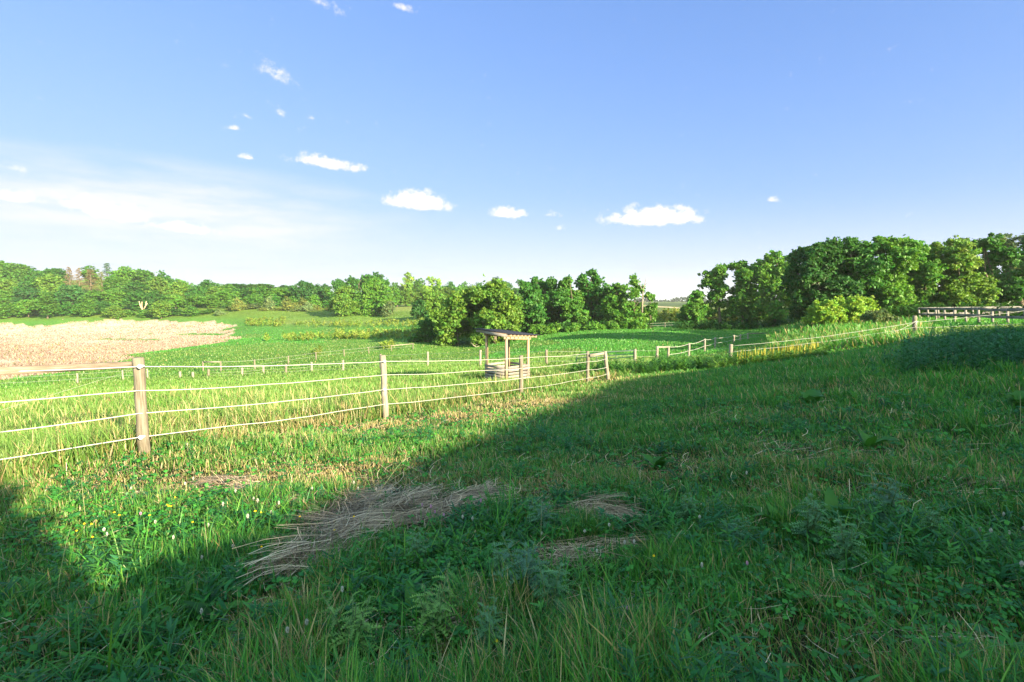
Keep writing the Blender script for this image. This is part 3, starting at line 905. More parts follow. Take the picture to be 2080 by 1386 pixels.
# ------------------------------------------------------------------ hay feeder with a roof
Fp, Lp, Rp, Bp = np.array([-.25, 22.0]), np.array([-1.14, 22.95]), np.array([.72, 22.95]), np.array([-.17, 23.9])
fz = hz(*Fp); feeder = thing('hay_feeder', (-.2, 22.95, fz), 'open wooden hay feeder with slatted bin, four posts and a dark sloping roof', 'shelter')
FO = np.array(feeder.location)
cF = np.array([-.19, 21.55, at(1031, 679, 21.55)[2]]); cL = np.array([-1.60, 23.2, at(968, 668.3, 23.2)[2]]); cR = np.array([1.11, 23.0, at(1090, 681.2, 23.0)[2]])
eL, eR = cL - cF, cR - cF
nrm = np.cross(eR, eL); nrm /= np.linalg.norm(nrm)
def roofz(x, y): return cF[2] - (nrm[0] * (x - cF[0]) + nrm[1] * (y - cF[1])) / nrm[2]
for i, p in enumerate((Fp, Lp, Rp, Bp)):
    mb = MB(); a = np.array([*p, hz(*p) - .2]) - FO; b = np.array([*p, roofz(*p) - .17]) - FO
    mb.bar(a, b, .105, .105, (1, 1, 0)); link('post', mb.mesh('post', M_PINE), feeder)
ul, ur = eL / np.linalg.norm(eL), eR / np.linalg.norm(eR)
mb = MB(); c0_, c1_ = cF - ul * .03 - ur * .03 + nrm * .0, None
mb.bar((cF + cL) / 2 - FO + nrm * .012 - ur * .03, (cR + cR + cL - cF * 1) / 2 * 1 - FO + nrm * .012 + ur * .03 - (cR - cR), np.linalg.norm(eL) + .08, .03, nrm)
link('roof', mb.mesh('roof', M_ROOF), feeder)
for k in range(9):
    s = k / 8
    a = cF + eR * s - nrm * .06; b = a + eL
    mb = MB()
    if k in (0,): mb.bar(a - FO - ur * .012 - nrm * .02, b - FO - ur * .012 - nrm * .02, .03, .115, nrm)
    else: mb.bar(a - FO + ul * .0, b - FO, .045, .10, nrm)
    link('fascia' if k == 0 else 'rafter', mb.mesh('rafter', M_SLAT if k == 0 else M_PINE), feeder)
for a, b in ((Fp, Rp), (Lp, Bp)):
    mb = MB(); u = (b - a) / np.linalg.norm(b - a); off = np.array([-.0, .0])
    p0 = np.array([*(a - u * .15), roofz(*a) - .185]); p1 = np.array([*(b + u * .15), roofz(*b) - .185])
    mb.bar(p0 - FO, p1 - FO, .08, .12); link('beam', mb.mesh('beam', M_PINE), feeder)
zb = [.03, .163, .296, .43, .575]
for (a, b) in ((Fp, Rp), (Fp, Lp), (Rp, Bp), (Lp, Bp)):
    u = (b - a) / np.linalg.norm(b - a); nn = np.array([u[1], -u[0]])
    if np.dot(nn, (a + b) / 2 - np.array([-.2, 22.95])) < 0: nn = -nn
    for k, z_ in enumerate(zb):
        if a is Rp and k == 0: continue
        mb = MB(); w = nn * .068
        e0, e1 = (a - u * .04, b + u * .05) if a is not Fp else (a + u * .06, b + u * .05)
        p0 = np.array([*(e0 + w), fz + z_ + .05 + .01 * rng.normal()]); p1 = np.array([*(e1 + w), fz + z_ + .05 + .01 * rng.normal()])
        mb.bar(p0 - FO, p1 - FO, .025, .10); link('slat', mb.mesh('slat', M_SLAT), feeder)
mb = MB()
pp = (Fp + Bp) / 2
mb.bar(np.array([*((Fp + Lp) / 2), fz + .42]) - FO, np.array([*((Rp + Bp) / 2), fz + .42]) - FO, 1.1, .03)
link('hay_rack', mb.mesh('hay_rack', M_SLAT), feeder)

# ------------------------------------------------------------------ trees read off the photograph one by one
px_tree('box_elder', [(925, 640, 28), (905, 665, 26), (950, 622, 30), (935, 608, 22), (908, 692, 20), (945, 660, 26), (890, 640, 16), (915, 620, 16)], 88, 930,
        'yellow-green broad tree left of the hay feeder roof, its foot in dark shade', 'tree', 'yellow-green', 11000, .26, .28)
px_tree('box_elder', [(1000, 590, 28), (985, 618, 32), (1025, 620, 30), (1010, 650, 36), (1040, 658, 22), (982, 663, 30), (1000, 685, 26), (1035, 688, 20), (970, 600, 18), (975, 688, 18), (1042, 640, 16)], 86, 1005,
        'large yellow-green tree rising right behind the hay feeder roof', 'tree', 'yellow-green', 14000, .26, .3)
px_tree('bush', [(865, 668, 20), (890, 680, 22), (850, 686, 15), (880, 656, 16), (835, 692, 9)], 92, 868, 'dark shaded bush at the left foot of the yellow-green trees', 'bush', 'deep green', 5000, .24, .1)
DG = 'dark row of trees'
px_tree('ash_tree', [(1075, 598, 20), (1060, 628, 24), (1085, 640, 26), (1068, 585, 14), (1095, 615, 18), (1058, 655, 18)], 100, 1078, 'dark green tree touching the right flank of the large yellow-green tree', 'tree', 'deep green', 7000, .28, .22)
px_tree('ash_tree', [(1095, 580, 15), (1088, 570, 8), (1115, 588, 18), (1130, 608, 22), (1110, 635, 24), (1140, 640, 22), (1120, 574, 10)], 103, 1118, 'deep green forked tree, second from left in the dark middle row', 'tree', 'deep green', 7000, .28, .22)
px_tree('ash_tree', [(1150, 588, 15), (1153, 570, 9), (1145, 575, 7), (1170, 605, 18), (1160, 630, 22), (1180, 645, 20)], 101, 1160, 'mid green tree left of the tallest crown in the dark middle row', 'tree', 'mid green', 6500, .28, .2)
px_tree('ash_tree', [(1203, 555, 9), (1183, 572, 11), (1185, 562, 6), (1217, 572, 13), (1197, 588, 17), (1225, 595, 16), (1205, 615, 22), (1220, 640, 24), (1190, 640, 20), (1208, 566, 8)], 104, 1206, 'tallest tree of the dark middle row, with a knob-like top', 'tree', 'deep green', 8500, .28, .24)
px_tree('ash_tree', [(1245, 590, 14), (1255, 608, 18), (1245, 638, 22), (1265, 645, 20), (1236, 612, 14)], 100, 1250, 'brownish-green tree between the knob-topped tree and the sparse one', 'tree', 'mid green', 6000, .28, .2)
def dead_limb(root, b):
    mb = MB(); f = lambda px, py: at(px, py, 97) - b
    mb.tube([f(1304, 640), f(1305, 612), f(1306, 590), f(1311, 572), f(1313, 560)], [.2, .15, .1, .06, .02], 6)
    mb.tube([f(1306, 592), f(1299, 578), f(1294, 566)], [.08, .05, .02], 5); mb.tube([f(1309, 580), f(1316, 573), f(1318, 566)], [.06, .03, .015], 5)
    link('dead_limb', mb.mesh('dead_limb', M_POSTP, True), root)
px_tree('ash_tree', [(1292, 573, 9), (1291, 561, 5), (1300, 588, 11), (1283, 598, 12), (1272, 620, 16), (1300, 628, 16), (1290, 650, 20), (1315, 600, 7), (1270, 585, 8)], 98, 1290, 'sparse yellowish tree with a bare dead limb at the end of the middle row', 'tree', 'bright green', 4200, .26, .2, fill=.05, extra=dead_limb)
px_tree('ash_tree', [(1322, 605, 7), (1318, 628, 12), (1326, 643, 12), (1316, 655, 12)], 99, 1322, 'small slender tree standing at the right end of the middle row', 'tree', 'mid green', 2600, .25, .12)
HED = ['leftmost bright shrub in the low edge below the dark middle row', 'second bright shrub from the left along the dark middle row', 'third bright shrub from the left along the dark middle row', 'fourth bright shrub from the left along the dark middle row', 'fifth bright shrub from the left along the dark middle row', 'rightmost bright shrub in the low edge below the sparse tree']
for (px, by, r), lab in zip([(1092, 678, 11), (1125, 678, 12), (1165, 676, 11), (1205, 674, 12), (1243, 671, 10), (1282, 667, 12)], HED):
    px_tree('shrub', [(px, by - r * .8, r), (px - r, by - r * .5, r * .7), (px + r, by - r * .6, r * .75)], 94, px, lab, 'shrub', 'bright green', 1500, .24, 0, 'bright shrubs along the dark middle row')
px_tree('tree', [(1410, 608, 17), (1400, 630, 18), (1422, 630, 18), (1410, 645, 16), (1392, 645, 12), (1416, 598, 9)], 100, 1410, 'low bushy tree at the left end of the right-hand trees', 'tree', 'mid green', 6000, .26, .15)
px_tree('tree', [(1457, 551, 12), (1468, 546, 9), (1437, 563, 12), (1450, 578, 15), (1464, 575, 9), (1462, 598, 12), (1455, 618, 10), (1446, 635, 11), (1455, 565, 12), (1448, 600, 11), (1470, 562, 8), (1458, 588, 12), (1468, 618, 9), (1432, 578, 7), (1474, 640, 9)], 99, 1462, 'narrow tall tree with bare lower trunk between bushy ones', 'tree', 'mid green', 5000, .26, .28, fill=.06)
px_tree('tree', [(1505, 541, 12), (1520, 558, 15), (1495, 560, 14), (1510, 588, 15), (1500, 613, 20), (1515, 635, 20), (1512, 572, 13), (1500, 588, 12), (1506, 600, 14), (1518, 548, 10), (1492, 538, 6), (1488, 635, 14), (1525, 585, 9)], 98, 1508, 'airy tall tree with sky gaps, right of the narrow tall tree', 'tree', 'mid green', 6500, .26, .25, fill=.05)
px_tree('tree', [(1570, 525, 14), (1555, 543, 17), (1590, 538, 17), (1605, 528, 12), (1575, 568, 21), (1550, 600, 22), (1590, 600, 22), (1570, 630, 24), (1610, 618, 17), (1580, 555, 16), (1562, 585, 18), (1600, 570, 14), (1596, 545, 12), (1545, 565, 12), (1540, 630, 16)], 95, 1572, 'bright tall tree beside the big dark tree mass', 'tree', 'bright green', 10000, .26, .3, fill=.07)
px_tree('maple_tree', [(1650, 518, 18), (1640, 548, 23), (1665, 568, 26), (1690, 508, 22), (1638, 588, 22), (1680, 545, 29), (1700, 590, 32), (1660, 614, 22), (1622, 570, 12), (1665, 505, 12), (1630, 612, 14), (1672, 630, 20)], 54, 1668, 'big dark drooping tree at the left edge of the tall right-hand mass', 'tree', 'dark green', 20000, .17, .3)
px_tree('maple_tree', [(1740, 500, 20), (1715, 515, 24), (1765, 515, 24), (1745, 555, 34), (1740, 600, 34), (1720, 560, 22), (1770, 560, 22), (1755, 630, 22), (1708, 630, 22)], 55, 1742, 'big green tree behind the sunlit light shrubs', 'tree', 'deep green', 18000, .17, .3)
px_tree('maple_tree', [(1800, 500, 20), (1830, 497, 18), (1815, 527, 30), (1800, 568, 34), (1830, 588, 32), (1790, 610, 28), (1842, 525, 14), (1820, 620, 22)], 55, 1815, 'big rounded tree in the middle of the tall right-hand mass', 'tree', 'bright green', 18000, .17, .3)
px_tree('maple_tree', [(1870, 507, 18), (1890, 525, 26), (1868, 558, 30), (1900, 578, 30), (1870, 603, 28), (1908, 612, 20), (1850, 620, 18)], 56, 1880, 'big tree just left of the tallest crown above the board fence', 'tree', 'mid green', 17000, .17, .3)
px_tree('maple_tree', [(1950, 500, 20), (1930, 523, 26), (1965, 528, 24), (1945, 563, 32), (1970, 583, 28), (1930, 598, 28), (1988, 608, 20), (1960, 620, 20)], 56, 1952, 'brightest big tree standing behind the board fence', 'tree', 'yellow-green', 18000, .17, .3)
px_tree('maple_tree', [(2000, 495, 16), (2020, 525, 22), (2010, 560, 26), (2030, 588, 24), (2005, 605, 20)], 57, 2016, 'dark tree between the brightest big tree and the grey-green one', 'tree', 'deep green', 13000, .17, .3)
px_tree('willow_tree', [(2055, 490, 18), (2082, 495, 20), (2062, 528, 22), (2048, 555, 14), (2085, 560, 22), (2070, 598, 20), (2100, 520, 24), (2120, 560, 26), (2110, 600, 24), (2050, 610, 14), (2040, 505, 10)], 64, 2074, 'airy grey-green tree at the far right, taller than its neighbours', 'tree', 'grey-green', 12000, .17, .32, fill=.05)
px_tree('maple_tree', [(2200, 500, 40), (2180, 560, 40), (2240, 560, 44), (2210, 600, 40), (2160, 610, 30)], 54, 2205, 'big tree of the right-hand mass growing beyond the board fence corner', 'tree', 'mid green', 9000, .25, .3)
px_tree('shrub', [(1666, 634, 14), (1685, 624, 15), (1702, 634, 14), (1680, 648, 15), (1702, 650, 12), (1658, 650, 10)], 43, 1685, 'light green sunlit shrub with thin pale stems on the hill', 'shrub', 'light green', 5500, .12, .05, sub=26)
px_tree('shrub', [(1742, 615, 18), (1726, 627, 18), (1762, 621, 18), (1745, 643, 18), (1720, 645, 14), (1770, 640, 13)], 45, 1745, 'taller light green sunlit shrub in front of the big trees', 'shrub', 'light green', 7500, .12, .06, sub=26)
px_tree('shrub', [(1795, 640, 12), (1812, 646, 10), (1780, 646, 9), (1826, 652, 7)], 41, 1800, 'low grey-green shrub on the crest right of the light shrubs', 'shrub', 'grey-green', 3500, .10, 0)
# the tall wood going on to the right, out of the picture: its shade lies over the far field
for i, (x_, y_, h_) in enumerate(((69, 49, 17), (78, 60, 18), (84, 71, 18), (91, 77, 19), (98, 84, 18), (106, 92, 18))):
    lo_ = scatter_lobes('round', h_, 13, 22)
    b_ = np.array([x_, y_, hz(x_, y_)]); r_ = thing('maple_tree', b_, f'{("first", "second", "third", "fourth", "fifth", "sixth")[i]} tall maple of the wood to the right of the board fence', 'tree', 'tall maples right of the board fence')
    c_r = link('crown', crown_mesh('crown', lo_, 7000, .38), r_); c_r.color = (*GREENS['mid green'], 1); link('trunk', trunk_mesh('trunk', lo_, .35), r_)
# middle distance clumps
px_tree('oak_tree', [(705, 598, 20), (690, 615, 19), (715, 622, 22), (700, 636, 17), (678, 622, 12)], 192, 702, 'yellow-green tree at the left of the round pair on the hillside', 'tree', 'yellow-green', 6500, .42, .3)
px_tree('oak_tree', [(750, 585, 21), (735, 604, 24), (770, 600, 24), (762, 624, 24), (783, 616, 16), (740, 632, 19), (756, 574, 10)], 190, 757, 'large round tree at the right of the pair on the hillside', 'tree', 'bright green', 9000, .42, .35)
px_tree('shrub', [(787, 628, 11), (783, 637, 8), (792, 618, 7)], 184, 787, 'grey-green shrub at the right foot of the large round hillside tree', 'shrub', 'grey-green', 1600, .36, 0)
px_tree('oak_tree', [(715, 577, 15), (740, 571, 15), (765, 570, 15), (693, 582, 12)], 236, 730, 'dark wide crown showing above the round hillside pair', 'tree', 'deep green', 4500, .5, .3)
px_tree('oak_tree', [(880, 608, 19), (862, 628, 16), (893, 630, 20), (850, 638, 10), (905, 612, 14)], 150, 878, 'yellow-green tree behind the left shoulder of the nearer yellow-green trees', 'tree', 'yellow-green', 6000, .38, .3)
px_tree('bush', [(850, 624, 13), (842, 634, 9), (858, 634, 10)], 142, 850, 'dark bush at the right edge of the bright little field', 'bush', 'dark green', 2200, .34, 0)
px_tree('elm_tree', [(620, 587, 15), (608, 593, 13), (635, 592, 14), (622, 602, 14), (610, 606, 10), (640, 604, 10), (616, 578, 8)], 242, 622, 'dark umbrella-shaped tree standing up above the hillside shrubs', 'tree', 'dark green', 4500, .45, .35)

# ------------------------------------------------------------------ the wood: copies of a few grown crowns
VAR = {}
for kind, h, w, nl, n, cnt in (('round', 12, 11, 20, 6000, 6), ('tall', 15, 9, 19, 5500, 4), ('bush', 5, 7, 12, 2600, 4)):
    VAR[kind] = []
    for i in range(cnt):
        lo = scatter_lobes(kind, h, w, nl)
        cm = crown_mesh('crown', lo, n, .40 if kind != 'bush' else .26, fill=.1)
        tm = trunk_mesh('trunk', lo, .28 if kind != 'bush' else .1)
        VAR[kind].append((cm, tm, h, w))
def pine_meshes():
    V = []; mb = MB(); P, Nn = [], []
    h = 16
    mb.tube([(0, 0, -.5), (.05, 0, 6), (0, .05, 12), (0, 0, h)], [.26, .2, .12, .03], 7)
    for z in np.arange(4.5, h - .3, .62):
        for a in rng.random(4) * 2 * PI:
            ln = (2.9 - .16 * z) * rng.uniform(.6, 1.1) + .35
            e = np.array([math.cos(a) * ln, math.sin(a) * ln, z + rng.uniform(-.2, .5)])
            mb.tube([(0, 0, z), e * .6 + np.array([0, 0, z * .4]), e], [.06, .04, .015], 4)
            m = 20
            t = rng.uniform(.35, 1.05, m)[:, None]
            P.append(np.array([0, 0, z]) * (1 - t) + e * t + rng.normal(size=(m, 3)) * .2); Nn.append(rng.normal(size=(m, 3)) + np.array([0, 0, .5]))
    P = np.concatenate(P); Nn = np.concatenate(Nn)
    t = 1 + .6 * (rng.random(len(P)) - .5)
    v, q, tt, c = quads(P, Nn, .22 * (.6 + .8 * rng.random(len(P))), .35, np.c_[t, t, t])
    return mesh_np('crown', v, [q, tt], c, M_NEEDLE), mb.mesh('trunk', M_BARK, True), h, 5
VAR['pine'] = [pine_meshes() for _ in range(2)]
def cedar_meshes():
    h, w = 3.6, 3.2
    lo = [(rng.normal() * .28, rng.normal() * .28, h * t, w * .42 * (1.05 - t)) for t in np.linspace(.12, .86, 7)] + [(rng.normal() * .7, rng.normal() * .7, .7, .7) for _ in range(4)]
    return crown_mesh('crown', lo, 1700, .2, M_NEEDLE, colvar=.4, asp=.3), None, h, w
VAR['cedar'] = [cedar_meshes() for _ in range(3)]

ORD = 'first second third fourth fifth sixth seventh eighth ninth tenth eleventh twelfth thirteenth fourteenth fifteenth sixteenth seventeenth eighteenth nineteenth twentieth twenty-first twenty-second twenty-third'.split()
def place(name, kind, px, d, top_py, w_px, color, label, cat, group, k=0):
    cm, tm, h, w = VAR[kind][k % len(VAR[kind])]
    b = on(px, d)
    hh = max(1.2, at(px, top_py, d)[2] - b[2])
    ww = w_px / F * d
    root = thing(name, b, label, cat, group, rng.random() * 6.28)
    root.scale = (ww / w, ww / w, hh / h)
    c = link('crown', cm, root)
    g = np.array(GREENS[color]) * rng.uniform(.85, 1.15)
    c.color = (*g, 1)
    if tm: link('trunk', tm, root)
    return root
def row(rows, d, where, group, name='broadleaf_tree', cat='tree'):
    for i, (px, top, w, kind, color) in enumerate(rows):
        shape = {'round': 'round', 'tall': 'upright', 'bush': 'bushy', 'pine': 'thin', 'cedar': 'conical'}[kind]
        nm = 'pine_tree' if kind == 'pine' else name
        place(nm, kind, px, d + rng.uniform(-5, 5), top, w, color, f'{color} {shape} {"pine" if kind == "pine" else cat}, {ORD[i]} from the left {where}', cat, group, int(rng.integers(9)))
Rn, Tl, Bu, Pi = 'round', 'tall', 'bush', 'pine'
row([(-40, 530, 70, Rn, 'mid green'), (8, 528, 70, Rn, 'bright green'), (48, 535, 60, Rn, 'mid green'), (85, 548, 40, Rn, 'deep green'), (122, 544, 48, Rn, 'deep green'), (192, 540, 40, Tl, 'mid green'), (226, 535, 26, Pi, 'dark green'), (258, 541, 60, Rn, 'bright green'),
     (298, 547, 52, Rn, 'mid green'), (335, 549, 46, Rn, 'deep green'), (372, 568, 44, Rn, 'bright green'), (428, 568, 50, Rn, 'deep green'), (465, 577, 40, Rn, 'mid green')], 300, "in the wood's top row", 'trees in the top row of the wood')
row([(25, 566, 50, Rn, 'yellow-green'), (68, 572, 50, Rn, 'deep green'), (112, 556, 56, Rn, 'yellow-green'), (150, 543, 24, Pi, 'brownish'), (169, 545, 22, Pi, 'brownish'), (192, 548, 30, Pi, 'brownish'), (214, 553, 28, Pi, 'olive'), (242, 562, 50, Rn, 'mid green'),
     (282, 572, 54, Rn, 'deep green'), (322, 562, 56, Rn, 'yellow-green'), (366, 572, 50, Rn, 'yellow-green'), (405, 580, 40, Rn, 'deep green'), (442, 582, 50, Rn, 'yellow-green')], 268, "in the wood's second row", 'trees in the second row of the wood')
row([(-30, 575, 60, Rn, 'mid green'), (15, 590, 56, Rn, 'bright green'), (60, 584, 58, Rn, 'blue-green'), (105, 592, 52, Rn, 'mid green'), (152, 578, 54, Rn, 'blue-green'), (196, 590, 50, Rn, 'mid green'), (238, 586, 56, Rn, 'bright green'), (282, 592, 50, Rn, 'deep green'),
     (322, 590, 46, Rn, 'deep green'), (360, 598, 46, Rn, 'bright green'), (398, 597, 44, Rn, 'mid green'), (432, 598, 44, Rn, 'bright green')], 243, "in the wood's third row", 'trees in the third row of the wood')
row([(-20, 612, 56, Rn, 'mid green'), (22, 615, 50, Rn, 'mid green'), (62, 608, 50, Rn, 'bright green'), (100, 600, 52, Tl, 'mid green'), (140, 612, 46, Rn, 'deep green'), (178, 614, 44, Rn, 'mid green'), (186, 622, 16, Pi, 'brownish'), (214, 612, 44, Rn, 'deep green'), (234, 620, 38, Rn, 'yellow-green'),
     (262, 630, 44, Bu, 'bright green'), (296, 629, 40, Bu, 'mid green'), (330, 610, 44, Rn, 'yellow-green'), (352, 626, 46, Bu, 'deep green'), (392, 622, 44, Bu, 'mid green'), (428, 628, 46, Bu, 'mid green')], 221, "in the wood's front row by the reeds", 'trees in the front row of the wood')
row([(478, 599, 40, Bu, 'bright green'), (520, 597, 44, Bu, 'mid green'), (560, 599, 40, Bu, 'deep green'), (598, 601, 38, Bu, 'mid green'), (640, 599, 42, Bu, 'bright green'), (668, 603, 38, Bu, 'deep green')], 240, 'in the lower row along the hillside', 'trees in the lower row along the hillside')
row([(470, 586, 52, Rn, 'bright green'), (505, 585, 52, Rn, 'deep green'), (540, 581, 56, Rn, 'mid green'), (575, 584, 56, Rn, 'bright green'), (600, 592, 40, Rn, 'deep green'), (655, 582, 50, Rn, 'mid green'), (676, 592, 44, Rn, 'deep green')], 262, 'along the top of the shrubby hillside', 'trees along the top of the hillside')
row([(490, 576, 70, Rn, 'deep green'), (535, 576, 70, Rn, 'mid green'), (582, 580, 64, Rn, 'deep green'), (664, 576, 34, Tl, 'dark green'), (805, 574, 40, Rn, 'mid green'), (830, 553, 40, Tl, 'light green'), (850, 568, 40, Rn, 'mid green'), (872, 562, 34, Tl, 'light green'), (892, 566, 30, Tl, 'light green'),
     (915, 572, 40, Rn, 'deep green'), (945, 572, 44, Rn, 'mid green'), (975, 574, 40, Rn, 'deep green'), (1025, 571, 44, Rn, 'deep green'), (1052, 568, 30, Tl, 'deep green')], 330, 'in the farthest row on the skyline', 'trees of the farthest row')
row([(808, 588, 36, Tl, 'bright green'), (830, 586, 34, Tl, 'yellow-green'), (856, 584, 40, Tl, 'yellow-green'), (884, 582, 40, Tl, 'bright green'), (908, 584, 36, Tl, 'yellow-green'), (935, 584, 36, Rn, 'bright green')], 262, 'behind the bright little field', 'trees behind the bright little field')
row([(488, 602, 34, 'cedar', 'olive'), (508, 617, 42, 'cedar', 'olive'), (523, 615, 40, 'cedar', 'grey-green'), (537, 622, 28, 'cedar', 'olive'), (549, 598, 36, 'cedar', 'grey-green'), (566, 629, 26, 'cedar', 'olive'), (588, 599, 44, 'cedar', 'olive'), (605, 619, 36, 'cedar', 'grey-green'), (614, 602, 42, 'cedar', 'olive'), (628, 610, 34, 'cedar', 'grey-green'), (643, 617, 26, 'cedar', 'olive'), (672, 622, 36, 'cedar', 'olive'), (688, 620, 34, 'cedar', 'olive'), (556, 634, 24, 'cedar', 'olive'), (727, 638, 24, 'cedar', 'olive'), (470, 622, 26, 'cedar', 'olive'), (448, 626, 24, 'cedar', 'grey-green')], 222, 'scattered over the hillside', 'cedar shrubs on the hillside', 'cedar_shrub', 'shrub')

# pale broken snag in the wood
sb = on(290, 230); snag = thing('dead_tree', sb, 'pale broken dead tree with three bare stubs at the edge of the wood', 'dead tree')
f_ = lambda px, py, d=229: at(px, py, d) - sb
mb = MB()
mb.tube([(0, 0, -.3), f_(289, 640), f_(289, 627)], [.45, .4, .35], 8, wob=.2)
for P_, R_ in (([f_(289, 630), f_(285, 621), f_(282.5, 612)], [.28, .24, .16]), ([f_(289, 630), f_(288, 620), f_(288.5, 613)], [.25, .2, .15]), ([f_(291, 630), f_(296, 621), f_(297, 612)], [.28, .25, .16]), ([f_(296, 622), f_(299.5, 616)], [.2, .14])):
    mb.tube(P_, R_, 7, wob=.25)
link('trunk', mb.mesh('trunk', M_DEAD, True), snag)
# fallen branch
bb_ = gp(966, 706); fb = thing('fallen_branch', bb_, 'bare pale branch lying at the foot of the yellow-green trees', 'branch')
mb = MB(); g_ = lambda px, py: at(px, py, bb_[1]) - bb_
mb.tube([g_(956, 696), g_(962, 702), g_(968, 705.5), g_(974, 703)], [.09, .1, .08, .03], 6); mb.tube([g_(963, 703), g_(972, 698)], [.06, .02], 5)
link('limb', mb.mesh('limb', M_POSTP, True), fb)
# far tree line on the horizon
lo = []
for px in np.arange(1180, 1700, 5.5):
    d = 880 + rng.normal() * 30; top = 606.5 + 3.0 * math.sin(px * .09) + rng.normal() * 1.0
    b = on(px, d); zt = at(px, top, d)[2]
    lo.append((b[0], b[1], b[2] + (zt - b[2]) * .5, max(2.0, (zt - b[2]) * .5)))
v, q, t, c = crown_arrays(lo, 9000, 1.3, sub=8)
fw = link('distant_woods', mesh_np('distant_woods', v, [q, t], c, M_LEAF)); fw.color = (.045, .075, .055, 1)
tag(fw, 'low grey-green tree line far away on the horizon between the tree groups', 'woods', kind='stuff')

# ------------------------------------------------------------------ grass, straw, weeds
def beyond(x, y):
    """the pasture side of the near rope fence"""
    a = (y < 21.3) & (x < np.interp(y, FY, FX))
    b = (y >= 21.3) & (y > np.interp(x, [3.2, 8, 12, 21, 40], [21.6, 25.5, 27.5, 27, 25.5]))
    return a | b

def scatter(n0, r0, r1, rc, half=57):
    """points round the viewer, thinning with distance squared beyond rc"""
    hw = math.radians(half)
    na = int(n0 * hw * (rc * rc - r0 * r0)); nb = int(n0 * rc * rc * 2 * hw * math.log(r1 / rc))
    r = np.r_[np.sqrt(r0 * r0 + (rc * rc - r0 * r0) * rng.random(na)), rc * (r1 / rc) ** rng.random(nb)]
    a = PI / 2 + (rng.random(len(r)) * 2 - 1) * hw
    return r * np.cos(a), r * np.sin(a), r

def pick(c, n): return np.array(c)[rng.integers(0, len(c), n)]
G_LAWN = [(.042, .185, .030), (.065, .235, .030), (.105, .250, .034), (.024, .135, .036), (.052, .205, .032)]
G_PAST = [(.105, .215, .040), (.142, .235, .054), (.074, .200, .030), (.172, .240, .074), (.115, .225, .042)]
G_MEAD = [(.062, .225, .030), (.050, .205, .032), (.075, .235, .030), (.058, .215, .036)]
G_DRY = [(.42, .31, .15), (.50, .38, .20), (.34, .27, .13), (.30, .28, .10), (.46, .38, .24)]

HEAPS = [((575, 1180), (870, 1015), .2), ((660, 1095), (800, 1005), .22), ((820, 1075), (1010, 1000), .18), ((1195, 1043), (1285, 1056), .09), ((420, 985), (520, 990), .12), ((1100, 1140), (1290, 1120), .10)]
def heap(x, y):
    out = np.zeros(len(x))
    for a, b, w in HEAPS:
        a, b = gp(*a)[:2], gp(*b)[:2]; u = b - a; L2 = u @ u
        t = np.clip(((x - a[0]) * u[0] + (y - a[1]) * u[1]) / L2, 0, 1)
        d = np.hypot(x - a[0] - t * u[0], y - a[1] - t * u[1])
        out = np.maximum(out, np.clip(1.4 - d / w, 0, 1))
    return out

